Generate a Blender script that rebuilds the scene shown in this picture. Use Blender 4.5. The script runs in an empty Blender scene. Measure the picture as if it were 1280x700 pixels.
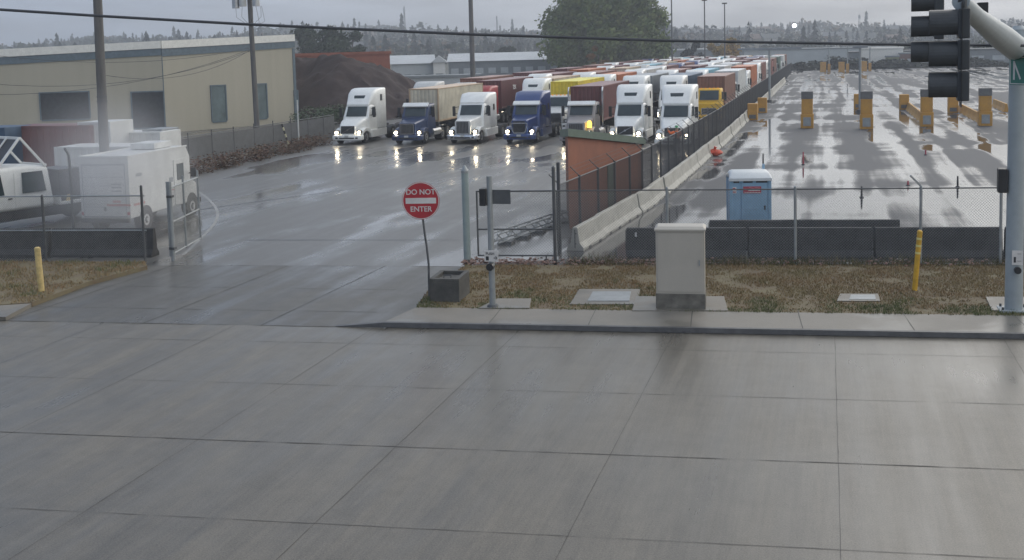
import bpy, bmesh, math, random
from mathutils import Matrix, Vector
random.seed(7)
R=random.Random(11)
rad=math.radians
C=bpy.context.scene.collection
F=1450.0; H=7.0; ROLL=math.radians(1.5); SH=-148.0/1280
HAZE=.00068; STEAM=.5; EXPO=0.85; VANRZ=4
VPX,VPY=1034.0,50.0
_c=Vector(((VPX-640)/F,((350-VPY)+SH*1280)/F,-1))
_u=Matrix.Rotation(-ROLL,3,'Z')@_c
PITCH=math.atan(_u.y); YAW=math.atan(_u.x*math.cos(PITCH))
RC=Matrix.Rotation(YAW,3,'Z')@Matrix.Rotation(math.pi/2-PITCH,3,'X')@Matrix.Rotation(-ROLL,3,'Z')
EYE=Vector((0,0,H))
def ray(x,y): return RC@Vector(((x-640)/F,((350-y)+SH*1280)/F,-1))
def G(x,y,z=0.0):
    d=ray(x,y); t=(z-H)/d.z
    return EYE+d*t
def PX(p):
    q=RC.transposed()@(Vector(p)-EYE); q=q/-q.z
    return (640+q.x*F, 350-(q.y*F-SH*1280))
def HT(p,ytop):
    lo,hi=-5.0,200.0
    for _ in range(60):
        m=(lo+hi)/2
        if PX((p[0],p[1],m))[1]>ytop: lo=m
        else: hi=m
    return lo
def D(x,dist,z=0.0):
    "ground point on the ray through pixel column x (taken at the horizon) at a distance"
    d=ray(x,VPY+(VPX-x)*math.tan(ROLL)); d.z=0; d.normalize()
    return Vector((d.x*dist,d.y*dist,z))

# ------------------------------------------------------------------ materials
MATS={}
def mat(name,col,rough=.5,metal=0.0,var=.18,scale=3.0,vec=(1,1,1),col2=None,bump=0.0,bscale=None,spec=.5,emit=None,estr=0,rvar=0.0,coat=0.0):
    if name in MATS: return MATS[name]
    m=bpy.data.materials.new(name); m.use_nodes=True; nt=m.node_tree; N=nt.nodes; L=nt.links
    b=N['Principled BSDF']; b.inputs['Roughness'].default_value=rough; b.inputs['Metallic'].default_value=metal
    b.inputs['Specular IOR Level'].default_value=spec; b.inputs['Coat Weight'].default_value=coat
    tc=N.new('ShaderNodeTexCoord'); mp=N.new('ShaderNodeMapping'); mp.inputs['Scale'].default_value=vec
    L.new(tc.outputs['Object'],mp.inputs[0])
    n=N.new('ShaderNodeTexNoise'); n.inputs['Scale'].default_value=scale; n.inputs['Detail'].default_value=5; n.inputs['Roughness'].default_value=.6
    L.new(mp.outputs[0],n.inputs['Vector'])
    cr=N.new('ShaderNodeValToRGB'); cr.color_ramp.elements[0].position=.3; cr.color_ramp.elements[1].position=.7
    if col2 is None:
        c1=[max(0,c*(1-var)) for c in col]; c2=[min(1,c*(1+var)) for c in col]
    else: c1,c2=col,col2
    cr.color_ramp.elements[0].color=(*c1,1); cr.color_ramp.elements[1].color=(*c2,1)
    L.new(n.outputs['Fac'],cr.inputs[0]); L.new(cr.outputs[0],b.inputs['Base Color'])
    if rvar:
        mr=N.new('ShaderNodeMapRange'); mr.inputs[1].default_value=.3; mr.inputs[2].default_value=.7
        mr.inputs[3].default_value=max(.02,rough-rvar); mr.inputs[4].default_value=min(1,rough+rvar)
        L.new(n.outputs['Fac'],mr.inputs[0]); L.new(mr.outputs[0],b.inputs['Roughness'])
    if bump:
        n2=N.new('ShaderNodeTexNoise'); n2.inputs['Scale'].default_value=bscale or scale*6; n2.inputs['Detail'].default_value=4
        L.new(mp.outputs[0],n2.inputs['Vector'])
        bp=N.new('ShaderNodeBump'); bp.inputs['Strength'].default_value=bump; bp.inputs['Distance'].default_value=.05
        L.new(n2.outputs['Fac'],bp.inputs['Height']); L.new(bp.outputs[0],b.inputs['Normal'])
    if emit:
        b.inputs['Emission Color'].default_value=(*emit,1); b.inputs['Emission Strength'].default_value=estr
    MATS[name]=m; return m

def wet(name,dry,damp,rdry,rwet,vec,scale,lo,hi,bump=.12,bscale=14,streak=None,fine=.12,pud=0.0,sw=.45,groove=False,bias=None,spk=0.0):
    """wet paving: a noise field decides where water stands (smooth, darker) and where it is only damp"""
    m=bpy.data.materials.new(name); m.use_nodes=True; nt=m.node_tree; N=nt.nodes; L=nt.links
    b=N['Principled BSDF']; b.inputs['Specular IOR Level'].default_value=.5
    tc=N.new('ShaderNodeTexCoord')
    def noise(v,s,d=5,r=.6,dist=0):
        mp=N.new('ShaderNodeMapping'); mp.inputs['Scale'].default_value=v; L.new(tc.outputs['Object'],mp.inputs[0])
        n=N.new('ShaderNodeTexNoise'); n.inputs['Scale'].default_value=s; n.inputs['Detail'].default_value=d
        n.inputs['Roughness'].default_value=r; n.inputs['Distortion'].default_value=dist
        L.new(mp.outputs[0],n.inputs['Vector']); return n.outputs['Fac']
    def math_(op,a,bb,clamp=False):
        x=N.new('ShaderNodeMath'); x.operation=op; x.use_clamp=clamp
        for i,v in enumerate((a,bb)):
            if isinstance(v,(int,float)): x.inputs[i].default_value=v
            else: L.new(v,x.inputs[i])
        return x.outputs[0]
    w=noise(vec,scale,3 if pud else 5,.5,.4)
    if streak:
        w=math_('ADD',math_('MULTIPLY',w,1-sw),math_('MULTIPLY',noise(streak,1.0,3 if pud else 4,.5,.35 if pud else .15),sw))
    if bias:
        sp=N.new('ShaderNodeSeparateXYZ'); L.new(tc.outputs['Object'],sp.inputs[0]); bm_=N.new('ShaderNodeMapRange')
        for i_,v_ in enumerate(bias): bm_.inputs[i_+1].default_value=v_
        L.new(sp.outputs[1],bm_.inputs[0]); w=math_('ADD',w,bm_.outputs[0])
    mr=N.new('ShaderNodeMapRange'); mr.inputs[1].default_value=lo; mr.inputs[2].default_value=hi; mr.interpolation_type='SMOOTHSTEP'
    L.new(w,mr.inputs[0]); k=mr.outputs[0]
    mix=N.new('ShaderNodeMix'); mix.data_type='RGBA'; L.new(k,mix.inputs[0])
    mix.inputs[6].default_value=(*dry,1); mix.inputs[7].default_value=(*damp,1)
    f=noise((1,1,1),2.2,7,.7); f2=noise((1,.12,1),1.6,5,.65)
    if groove: f=math_('ADD',math_('MULTIPLY',f,.5),math_('MULTIPLY',noise((9,.35,1),1.3,4,.7),.5))
    v=math_('ADD',math_('MULTIPLY',math_('ADD',f,math_('MULTIPLY',f2,1.0)),fine*2),1-fine*2)
    mul=N.new('ShaderNodeMix'); mul.data_type='RGBA'; mul.blend_type='MULTIPLY'; mul.inputs[0].default_value=1
    L.new(mix.outputs[2],mul.inputs[6]); 
    if spk: v=math_('ADD',v,math_('MULTIPLY',math_('SUBTRACT',noise((1,1,1),38,3,.8),.5),spk))
    cc=N.new('ShaderNodeCombineColor'); 
    for i in range(3): L.new(v,cc.inputs[i])
    L.new(cc.outputs[0],mul.inputs[7]); L.new(mul.outputs[2],b.inputs['Base Color'])
    rr=N.new('ShaderNodeMapRange'); rr.inputs[3].default_value=rdry; rr.inputs[4].default_value=rwet; L.new(k,rr.inputs[0])
    r2=math_('ADD',rr.outputs[0],math_('MULTIPLY',math_('SUBTRACT',f2,.5),.25 if pud==0 else .12),True)
    r3=math_('MAXIMUM',r2,.03); L.new(r3,b.inputs['Roughness'])
    bn=noise((1,1,1),bscale,4,.6)
    bp=N.new('ShaderNodeBump'); bp.inputs['Distance'].default_value=.02
    L.new(math_('MULTIPLY',math_('SUBTRACT',1.0,math_('MULTIPLY',k,.85)),bump),bp.inputs['Strength'])
    L.new(bn,bp.inputs['Height']); L.new(bp.outputs[0],b.inputs['Normal'])
    MATS[name]=m; return m

# ------------------------------------------------------------------ mesh builder
class MB:
    def __init__(s): s.v=[]; s.f=[]; s.m=[]; s.mats=[]; s.cur=0
    def use(s,mt):
        if mt not in s.mats: s.mats.append(mt)
        s.cur=s.mats.index(mt); return s
    def add(s,vs,fs,M=None):
        o=len(s.v)
        for p in vs:
            p=Vector(p); s.v.append(M@p if M is not None else p)
        for f in fs: s.f.append(tuple(i+o for i in f)); s.m.append(s.cur)
        return s
    def box(s,x0,x1,y0,y1,z0,z1,M=None):
        vs=[(x,y,z) for z in (z0,z1) for x,y in ((x0,y0),(x1,y0),(x1,y1),(x0,y1))]
        return s.add(vs,[(3,2,1,0),(4,5,6,7),(0,1,5,4),(1,2,6,5),(2,3,7,6),(3,0,4,7)],M)
    def loft(s,rings,M=None,cap=True):
        n=len(rings[0]); vs=[p for r in rings for p in r]; fs=[]
        for k in range(len(rings)-1):
            for i in range(n):
                j=(i+1)%n; fs.append((k*n+i,k*n+j,(k+1)*n+j,(k+1)*n+i))
        if cap: fs.append(tuple(range(n-1,-1,-1))); fs.append(tuple(range((len(rings)-1)*n,len(rings)*n)))
        return s.add(vs,fs,M)
    def cyl(s,a,b,r0,r1=None,n=12,M=None,cap=True):
        a=Vector(a); b=Vector(b); r1=r0 if r1 is None else r1
        d=(b-a).normalized(); u=d.orthogonal().normalized(); w=d.cross(u)
        rs=[[c+(u*math.cos(t*2*math.pi/n)+w*math.sin(t*2*math.pi/n))*r for t in range(n)] for c,r in ((a,r0),(b,r1))]
        return s.loft(rs,M,cap)
    def tube(s,pts,r,n=6,M=None):
        pts=[Vector(p) for p in pts]; rings=[]
        rr=r if isinstance(r,(list,tuple)) else [r]*len(pts)
        u=None
        for i,p in enumerate(pts):
            d=(pts[min(i+1,len(pts)-1)]-pts[max(i-1,0)]).normalized()
            u=d.orthogonal().normalized() if u is None else (u-d*u.dot(d)).normalized()
            w=d.cross(u)
            rings.append([p+(u*math.cos(t*2*math.pi/n)+w*math.sin(t*2*math.pi/n))*rr[i] for t in range(n)])
        return s.loft(rings,M)
    def bar(s,a,b,w,h=None,up=(0,0,1),M=None):
        a=Vector(a);b=Vector(b);h=h or w;d=(b-a).normalized();u=Vector(up)
        if abs(d.dot(u))>.98: u=Vector((0,1,0))
        sd=d.cross(u).normalized();u=sd.cross(d)
        rs=[[c+sd*x*w/2+u*y*h/2 for x,y in ((-1,-1),(1,-1),(1,1),(-1,1))] for c in (a,b)]
        return s.loft(rs,M)
    def prism(s,pts,z0,z1,M=None):
        n=len(pts); vs=[(p[0],p[1],z0) for p in pts]+[(p[0],p[1],z1) for p in pts]
        fs=[tuple(range(n-1,-1,-1)),tuple(range(n,2*n))]+[(i,(i+1)%n,(i+1)%n+n,i+n) for i in range(n)]
        return s.add(vs,fs,M)
    def merge(s,o,M=None):
        base=len(s.v)
        for p in o.v: s.v.append(M@p if M is not None else p.copy())
        for f,m in zip(o.f,o.m):
            s.use(o.mats[m]) if o.mats else None
            s.f.append(tuple(i+base for i in f)); s.m.append(s.cur)
        return s
    def mesh(s,name,bev=0,smooth=False,fix=True,seg=2):
        me=bpy.data.meshes.new(name); me.from_pydata([tuple(p) for p in s.v],[],s.f)
        for mt in s.mats: me.materials.append(mt)
        if len(s.mats)>1: me.polygons.foreach_set('material_index',s.m)
        if bev or fix:
            bm=bmesh.new(); bm.from_mesh(me)
            if fix: bmesh.ops.recalc_face_normals(bm,faces=bm.faces)
            if bev:
                ed=[e for e in bm.edges if len(e.link_faces)==2 and e.calc_face_angle(0)>.5]
                if ed: bmesh.ops.bevel(bm,geom=ed,offset=bev,segments=seg,affect='EDGES',clamp_overlap=True,profile=.6)
            bm.to_mesh(me); bm.free()
        if smooth:
            me.polygons.foreach_set('use_smooth',[True]*len(me.polygons))
            try: me.set_sharp_from_angle(angle=rad(38))
            except Exception: pass
        me.update(); return me
    def obj(s,name,parent=None,bev=0,smooth=False,fix=True,loc=None,rz=0,**k):
        o=bpy.data.objects.new(name,s.mesh(name,bev,smooth,fix)); C.objects.link(o)
        if parent is not None: o.parent=parent
        if loc is not None: o.location=loc
        if rz: o.rotation_euler=(0,0,rz)
        tag(o,**k); return o
def tag(o,label=None,cat=None,group=None,kind=None):
    if label: o['label']=label
    if cat: o['category']=cat
    if group: o['group']=group
    if kind: o['kind']=kind
    return o
def empty(name,loc=(0,0,0),rz=0,**k):
    o=bpy.data.objects.new(name,None); C.objects.link(o); o.location=loc; o.rotation_euler=(0,0,rz); o.empty_display_size=.3
    return tag(o,**k)
def mb(m): return MB().use(m)
def text(body,size,m,parent,loc,rot,align='CENTER',ext=.004,name='lettering',bold=0.0,sx=1.0):
    c=bpy.data.curves.new(name,'FONT'); c.body=body; c.size=size; c.extrude=ext; c.align_x=align; c.align_y='CENTER'; c.offset=bold
    c.materials.append(m); t=bpy.data.objects.new(name+'_source',c); C.objects.link(t); bpy.context.view_layer.update()
    me=bpy.data.meshes.new_from_object(t); me.name=name; bpy.data.objects.remove(t)
    o=bpy.data.objects.new(name,me); C.objects.link(o); o.parent=parent; o.location=loc; o.rotation_euler=rot; o.scale=(sx,1,1)
    return o

class Kit:
    """a thing described once: parts (name, builder, bevel, smooth) with optional sub-parts; placed many times with shared meshes"""
    def __init__(s,name): s.name=name; s.parts=[]; s.cache=None; s.joined=None
    def part(s,name,b,bev=0,smooth=False,sub=None): s.parts.append((name,b,bev,smooth,sub)); return len(s.parts)-1
    def place(s,loc,rz=0,join=False,**k):
        if join:
            if s.joined is None:
                a=MB()
                for n,b,bev,sm,sub in s.parts: a.merge(b)
                s.joined=a.mesh(s.name)
            o=bpy.data.objects.new(s.name,s.joined); C.objects.link(o); o.location=loc; o.rotation_euler=(0,0,rz); return tag(o,**k)
        if s.cache is None: s.cache=[(n,b.mesh(n,bev,sm),sub) for n,b,bev,sm,sub in s.parts]
        e=empty(s.name,loc,rz,**k); made=[]
        for n,me,sub in s.cache:
            o=bpy.data.objects.new(n,me); C.objects.link(o); o.parent=made[sub] if sub is not None else e; made.append(o)
        return e
def rring(y,hw,z0,z1,r=.15,sl=0.0,hwt=None,n=3):
    """rounded rectangle ring in XZ at depth y; sl leans the top back; hwt = half width at the top"""
    hwt=hw if hwt is None else hwt; r=min(r,(z1-z0)/2.01,hwt*.99); P=[]
    for cx,cz,a0,h in ((1,z0+r,-90,hw),(1,z1-r,0,hwt),(-1,z1-r,90,hwt),(-1,z0+r,180,hw)):
        for i in range(n+1):
            a=rad(a0+90*i/n); z=cz+r*math.sin(a); x=cx*(h-r)+r*math.cos(a); P.append((x,y+sl*(z-z0),z))
    return P
# ------------------------------------------------------------------ vehicle materials
white=mat('white_paint',(.82,.83,.81),.32,var=.08,scale=1.5,coat=.3)
offwhite=mat('offwhite_paint',(.55,.56,.55),.4,var=.12,scale=1.2)
navy=mat('navy_paint',(.03,.05,.12),.3,var=.15,coat=.4)
blue=mat('blue_paint',(.03,.06,.19),.3,var=.12,coat=.4)
silver=mat('silver_paint',(.34,.32,.32),.35,var=.1)
yellowp=mat('yellow_truck_paint',(.75,.45,.03),.4,var=.1)
redp=mat('red_truck_paint',(.33,.03,.03),.35)
greyp=mat('grey_truck_paint',(.22,.24,.26),.35)
blackp=mat('black_plastic',(.02,.02,.022),.45,var=.3)
rubber=mat('tyre_rubber',(.018,.018,.02),.6,var=.3)
glass=mat('windscreen_glass',(.035,.05,.055),.12,var=.3,scale=1.0)
chrome=mat('chrome',(.62,.63,.65),.18,metal=1,var=.06)
alu=mat('dull_aluminium',(.45,.46,.47),.35,metal=.8,var=.15)
under=mat('chassis_steel',(.035,.035,.04),.6,var=.3)
lampon=mat('headlamp_lit',(.9,.9,.85),.2,emit=(1,.84,.58),estr=30)
lampdim=mat('headlamp_dim',(.6,.6,.6),.15)
amber=mat('amber_lens',(.7,.25,.02),.3,emit=(1,.4,.05),estr=.25)
amberlit=mat('amber_beacon',(.7,.4,.02),.3,emit=(1,.62,.05),estr=3)

def wheel(b,x,y,r=.5,w=.28,side=1,rim=None):
    b.use(rubber); b.cyl((x-w/2,y,r),(x+w/2,y,r),r,n=20)
def rim(b,x,y,r=.5,w=.28,side=1):
    b.use(alu); xx=x+side*(w/2+.004)
    b.cyl((xx-.02*side,y,r),(xx,y,r),r*.56,n=16); b.use(under); b.cyl((xx,y,r),(xx+.012*side,y,r),r*.34,r*.3,n=12); b.use(alu); b.cyl((xx,y,r),(xx+.06*side,y,r),r*.18,n=8)

def tractor(paint,style='aero',lit=True,roofpaint=None,grille='bars',visor=None,stacks=False,skirt=True,roofh=4.15,beacon=False):
    k=Kit('semi_truck'); rp=roofpaint or paint
    aero=style=='aero'; day=style in('day','cabover'); longn=style in ('long','day')
    body=mb(paint)
    if aero:
        hl=1.9; body.loft([rring(.12,.60,.74,1.34,.12,.12),rring(.4,.78,.6,1.58,.2,.1),rring(1.0,.9,.6,1.80,.25),rring(1.95,1.04,.6,2.04,.25)])
    elif style=='long':
        hl=2.1; body.loft([rring(.10,.60,.72,1.72,.1),rring(.5,.66,.7,1.80,.12),rring(1.4,.78,.7,1.88,.12),rring(2.15,.92,.7,1.98,.15)])
    elif style=='day':
        hl=1.9; body.loft([rring(.10,.66,.72,1.60,.1),rring(.5,.74,.7,1.70,.15),rring(1.95,.98,.7,1.92,.2)])
    else:
        hl=.2; body.loft([rring(.0,1.1,.55,1.7,.12),rring(.25,1.15,.55,1.9,.12)])
    k.part('hood',body,0,True)
    # cab
    cz=2.92 if not style=='cabover' else 3.0
    c=mb(paint); c.loft([rring(hl-.02,1.06,.62,2.02,.1),rring(hl+.48,1.10,.62,cz-.06,.14,hwt=1.0),rring(hl+.7,1.12,.62,cz,.14,hwt=1.03),rring(hl+1.55,1.15,.62,cz+.03,.12,hwt=1.08)])
    k.part('cab',c,0,True)
    if not day:
        s=mb(rp)
        if aero or roofh>3.7:
            s.loft([rring(hl+.40,.92,2.84,2.96,.05),rring(hl+.78,1.0,2.80,3.42,.2),rring(hl+1.18,1.08,2.75,3.86,.22),rring(hl+1.75,1.14,1.0,roofh-.05,.22),rring(hl+2.4,1.2,.95,roofh,.16),rring(hl+3.35,1.2,.95,roofh,.12)])
        else:
            s.loft([rring(hl+.5,.95,2.84,2.98,.05),rring(hl+.9,1.05,2.8,3.35,.2),rring(hl+1.5,1.15,1.0,roofh,.2),rring(hl+3.1,1.2,.95,roofh+.03,.14)])
        k.part('sleeper',s,0,True)
        sw=mb(blackp); y0=hl+2.2
        for sd in (-1,1): sw.box(*sorted((sd*1.19,sd*1.215)),y0,y0+.38,roofh-1.0,roofh-.5) if roofh>3.7 else sw.box(*sorted((sd*1.19,sd*1.215)),y0,y0+.35,2.3,2.75)
        k.part('sleeper_window',sw)
        if aero:
            w=mb(glass); w.loft([[(x,hl+y-.035,z) for x,y,z in ((-.42,.79,3.40),(.42,.79,3.40),(.46,.95,3.60),(-.46,.95,3.60))],[(x,hl+y+.02,z+.03) for x,y,z in ((-.42,.79,3.40),(.42,.79,3.40),(.46,.95,3.60),(-.46,.95,3.60))]]); k.part('roof_window',w)
    # windscreen wraps round
    g=mb(glass); zb,zt=2.04,cz-.14
    def wp(o,oy): return [(-1.0-o,hl+.30,zb),(-.8,hl-.02-oy,zb),(.8,hl-.02-oy,zb),(1.0+o,hl+.30,zb),(.95+o,hl+.62,zt),(.76,hl+.40-oy,zt),(-.76,hl+.40-oy,zt),(-.95-o,hl+.62,zt)]
    a,b_=wp(.045,.045),wp(-.03,-.06)
    g.add(a+b_,[(0,1,6,7),(1,2,5,6),(2,3,4,5),(8,15,14,9),(9,14,13,10),(10,13,12,11),(0,8,9,1),(1,9,10,2),(2,10,11,3),(4,12,13,5),(5,13,14,6),(6,14,15,7),(0,7,15,8),(3,11,12,4)])
    k.part('windscreen',g)
    for sd in (-1,1):
        w=mb(glass)
        w.loft([[(sd*(1.085),hl+.62,2.08),(sd*1.085,hl+1.3,2.02),(sd*1.07,hl+1.3,2.72),(sd*1.055,hl+.80,2.72)],[(sd*(1.148),hl+.62,2.08),(sd*1.162,hl+1.3,2.02),(sd*1.125,hl+1.3,2.72),(sd*1.105,hl+.80,2.72)]])
        k.part('side_window',w)
        m=mb(blackp); m.box(*sorted((sd*1.28,sd*1.50)),hl+.25,hl+.37,1.95,2.70); m.bar((sd*1.05,hl+.4,2.1),(sd*1.35,hl+.3,2.15),.05); m.bar((sd*1.05,hl+.5,2.65),(sd*1.35,hl+.32,2.6),.05)
        k.part('mirror',m,.02)
        f=mb(paint)
        if style!='cabover':
            x=sd*.97; rings=[]
            for t in range(9):
                a=math.pi*t/8; yy=1.12-math.cos(a)*.86; zz=.66+math.sin(a)*.56 if t not in(0,) else .62
                th=.24 if t>0 else .3
                rings.append([(x-.20,yy,zz-th),(x+.20,yy,zz-th),(x+.22,yy,zz-.03),(x+.12,yy,zz+.03),(x-.12,yy,zz+.03),(x-.20,yy,zz-.03)])
            f.loft(rings); k.part('fender',f,0,True)
        l=mb(lampon if lit else lampdim); hx=sd*.93
        l.loft([[(hx+.11*math.cos(t*math.pi/5),.10 if style!='cabover' else -.06,.90+.09*math.sin(t*math.pi/5)) for t in range(10)],[(hx+.13*math.cos(t*math.pi/5),.36,.92+.11*math.sin(t*math.pi/5)) for t in range(10)]])
        k.part('headlight',l)
        t=mb(blackp); t.loft([[(hx+.2*math.cos(q*math.pi/5),.17 if style!='cabover' else -.02,.92+.17*math.sin(q*math.pi/5)) for q in range(10)],[(hx+.2*math.cos(q*math.pi/5),.5,.92+.16*math.sin(q*math.pi/5)) for q in range(10)]]); k.part('headlight_bezel',t)
    # bumper
    bp=mb(chrome if style=='long' and grille=='tall' else paint)
    bp.loft([rring(-.12,1.0,.34,.70,.1),rring(-.02,1.2,.32,.72,.12),rring(.4,1.22,.32,.72,.1)]); k.part('bumper',bp,0,True)
    ia=mb(blackp); ia.box(-.62,.62,-.135,-.10,.44,.54); 
    for sd in(-1,1): ia.box(*sorted((sd*.72,sd*.92)),-.13,-.09,.44,.56)
    k.part('bumper_intake',ia)
    pl=mb(offwhite); pl.box(-.16,.16,-.16,-.137,.56,.70); k.part('number_plate',pl)
    # grille
    gz0,gz1,gw=(.82,1.40,.56) if aero else ((.78,1.66,.46) if style=='long' else (.80,1.52,.52))
    if style=='cabover': gz0,gz1,gw=.8,1.3,.6
    gy=.10 if aero else .06
    if style=='cabover': gy=-.02
    dk=mb(blackp); dk.loft([[(-gw,gy,gz0),(gw,gy,gz0),(gw*.96,gy+.07*aero,gz1),(-gw*.96,gy+.07*aero,gz1)],[(-gw,gy+.3,gz0),(gw,gy+.3,gz0),(gw*.9,gy+.3,gz1),(-gw*.9,gy+.3,gz1)]]); gi=k.part('grille',dk)
    fr=mb(chrome); sl=.07*aero
    if grille=='diag':
        fr.bar((-gw*.8,gy-.012,gz0+.05),(gw*.8,gy+sl-.012,gz1-.05),.035); fr.cyl((0,gy-.01,(gz0+gz1)/2),(0,gy-.03+sl/2,(gz0+gz1)/2),.07,n=12)
    elif grille=='hex':
        P=[(-.50,.98),(-.40,.80),(.40,.80),(.50,.98),(.62,1.42),(.52,1.52),(-.52,1.52),(-.62,1.42)]
        for i in range(8):
            p,q=P[i],P[(i+1)%8]; fr.bar((p[0],gy-.01,p[1]),(q[0],gy-.01,q[1]),.075,.05,up=(0,1,0))
        fr.use(blackp); fr.bar((-.4,gy-.02,1.4),(0,gy-.02,1.0),.05); fr.bar((.4,gy-.02,1.4),(0,gy-.02,1.0),.05)
    else:
        n=9 if grille=='tall' else 11
        for i in range(n):
            x=-gw+2*gw*i/(n-1); fr.bar((x,gy-.01,gz0),(x*.97,gy+sl-.01,gz1),.022)
        fr.bar((-gw-.02,gy-.01,gz1+.02),(gw+.02,gy-.01,gz1+.02),.07,.05); fr.bar((-gw-.02,gy-.01,gz0),(gw+.02,gy-.01,gz0),.05,.05)
        for sd in(-1,1): fr.bar((sd*(gw+.02),gy-.01,gz0),(sd*(gw+.02),gy-.01,gz1+.02),.05,.05)
    k.part('grille_trim',fr,sub=gi)
    if visor:
        v=mb(visor); v.loft([[(-1.02,hl+.12,2.72),(1.02,hl+.12,2.72),(1.02,hl+.45,2.96),(-1.02,hl+.45,2.96)],[(-1.02,hl+.10,2.80),(1.02,hl+.10,2.80),(1.02,hl+.42,3.04),(-1.02,hl+.42,3.04)]]); k.part('sun_visor',v)
    if day or not aero:
        for i in range(5):
            a_=mb(amber); x=-.72+.36*i; zt_=cz+.02; yy=hl+.66; a_.box(x-.05,x+.05,yy,yy+.1,zt_-.02,zt_+.06); k.part('roof_marker_lamp',a_)
    if stacks:
        for sd in(-1,1):
            q=mb(chrome); yy=hl+1.75 if day else hl+1.5; q.cyl((sd*1.27,yy,1.0),(sd*1.27,yy,3.7),.075,n=12); q.tube([(sd*1.27,yy,3.7),(sd*1.27,yy+.03,3.85),(sd*1.27,yy+.13,3.98)],.07,8); k.part('exhaust_stack',q,0,True)
    if beacon:
        q=mb(amberlit); q.cyl((.95,.30,1.24),(.95,.30,1.46),.16,.14,n=14); q.cyl((.95,.30,1.46),(.95,.30,1.52),.17,n=14); q.cyl((.95,.3,1.52),(.95,.3,1.70),.13,.11,n=14); k.part('beacon',q,0,True)
    # tanks / skirts
    for sd in(-1,1):
        q=mb(paint if skirt else alu)
        y1=hl+(3.4 if not day else 2.6)
        if skirt: q.box(*sorted((sd*.86,sd*1.2)),hl+.25,y1,.38,.95)
        else: q.cyl((sd*.95,hl+.8,.75),(sd*.95,y1,.75),.31,n=18)
        k.part('side_skirt' if skirt else 'fuel_tank',q,.03 if skirt else 0,not skirt)
    end=hl+(3.4 if not day else 1.6)
    fr_=mb(under)
    L_=end+3.4
    for sd in(-1,1): fr_.box(*sorted((sd*.38,sd*.47)),.4,L_,.72,.98)
    fr_.box(-.45,.45,end+.9,end+2.4,1.0,1.16); fr_.box(-.9,.9,hl,end,.62,.9); fr_.box(-1.15,-.5,end+.05,end+.5,1.0,1.1)
    for yy in(L_-.75,L_-2.05): fr_.cyl((-1,yy,.5),(1,yy,.5),.12)
    fr_.cyl((-1,1.12,.5),(1,1.12,.5),.08)
    k.part('chassis_frame',fr_,.01)
    hose=mb(blackp)
    for i in range(3): hose.tube([(-.3+.3*i,end+.05,2.0),(-.2+.2*i,end+.35,1.35),(-.1+.1*i,end+.7,1.25),(0,end+1.1,1.5)],.03,5)
    k.part('air_hoses',hose)
    for x,yy,w in ((-1.02,1.12,.28),(1.02,1.12,.28),(-.93,L_-.75,.56),(.93,L_-.75,.56),(-.93,L_-2.05,.56),(.93,L_-2.05,.56)):
        q=MB(); wheel(q,x,yy,.5,w); wi=k.part('wheel',q,.03,True); q=MB(); rim(q,x,yy,.5,w,1 if x>0 else -1); k.part('rim',q,sub=wi)
    for sd in(-1,1):
        q=mb(blackp); q.box(*sorted((sd*.66,sd*1.2)),L_-.08,L_-.05,.25,1.0); k.part('mud_flap',q)
    return k,L_

def container(paint,trim=None,txt=None,white_end=None,L_=12.19):
    k=Kit('shipping_container'); H_=2.6; W=1.22; trim=trim or paint
    def corr(b,a,bb,z0,z1,nrm,pitch=.36,dep=.045):
        a=Vector(a);bb=Vector(bb);n=Vector(nrm);ln=(bb-a).length;d=(bb-a)/ln;cnt=max(2,int(ln/pitch));p=ln/cnt;pts=[]
        for i in range(cnt):
            s0=i*p
            for f,o in ((0,0),(.35,0),(.5,-dep),(.85,-dep)): pts.append(a+d*(s0+f*p)+n*o)
        pts.append(bb.copy()); vs=[(q.x,q.y,z0) for q in pts]+[(q.x,q.y,z1) for q in pts]; m=len(pts)
        b.add(vs,[(i,i+1,i+1+m,i+m) for i in range(m-1)])
    b=mb(paint)
    for sd in(-1,1): corr(b,(sd*(W-.03),.14,0),(sd*(W-.03),L_-.14,0),.14,H_-.09,(sd,0,0))
    k.part('side_panels',b)
    b=mb(white_end or paint); corr(b,(-W+.12,.03,0),(W-.12,.03,0),.14,H_-.09,(0,-1,0),.28,.05); k.part('end_wall',b)
    b=mb(white_end or paint)
    b.box(-W+.12,-.01,L_-.09,L_-.04,.14,H_-.09); b.box(.01,W-.12,L_-.09,L_-.04,.14,H_-.09)
    k.part('rear_doors',b,.01)
    b=mb(alu)
    for x in(-.9,-.35,.35,.9): b.cyl((x,L_-.015,.14),(x,L_-.015,H_-.1),.02,n=6)
    k.part('locking_bars',b)
    b=mb(trim)
    for sd in(-1,1):
        for y0 in(0,L_-.14): b.box(*sorted((sd*(W-.13),sd*W)),y0,y0+.14,0,H_)
        b.box(*sorted((sd*(W-.07),sd*(W-.004))),.14,L_-.14,0,.14); b.box(*sorted((sd*(W-.06),sd*(W-.004))),.14,L_-.14,H_-.09,H_-.004)
    for y0,y1 in((0.004,.1),(L_-.1,L_-.004)):
        b.box(-W+.13,W-.13,y0,y1,.0,.14); b.box(-W+.13,W-.13,y0,y1,H_-.1,H_-.004)
    k.part('corner_frame',b,.012)
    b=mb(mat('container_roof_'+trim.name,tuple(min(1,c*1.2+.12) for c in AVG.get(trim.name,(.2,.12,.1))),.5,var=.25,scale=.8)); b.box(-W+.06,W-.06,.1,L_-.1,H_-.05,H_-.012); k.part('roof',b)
    b=mb(under); b.box(-W+.1,W-.1,.12,L_-.12,.06,.13); k.part('floor',b)
    return k
AVG={}
def cmat(n,c,**kw):
    AVG[n]=c; return mat(n,c,.55,scale=.9,var=.22,rvar=.1,**kw)
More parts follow.
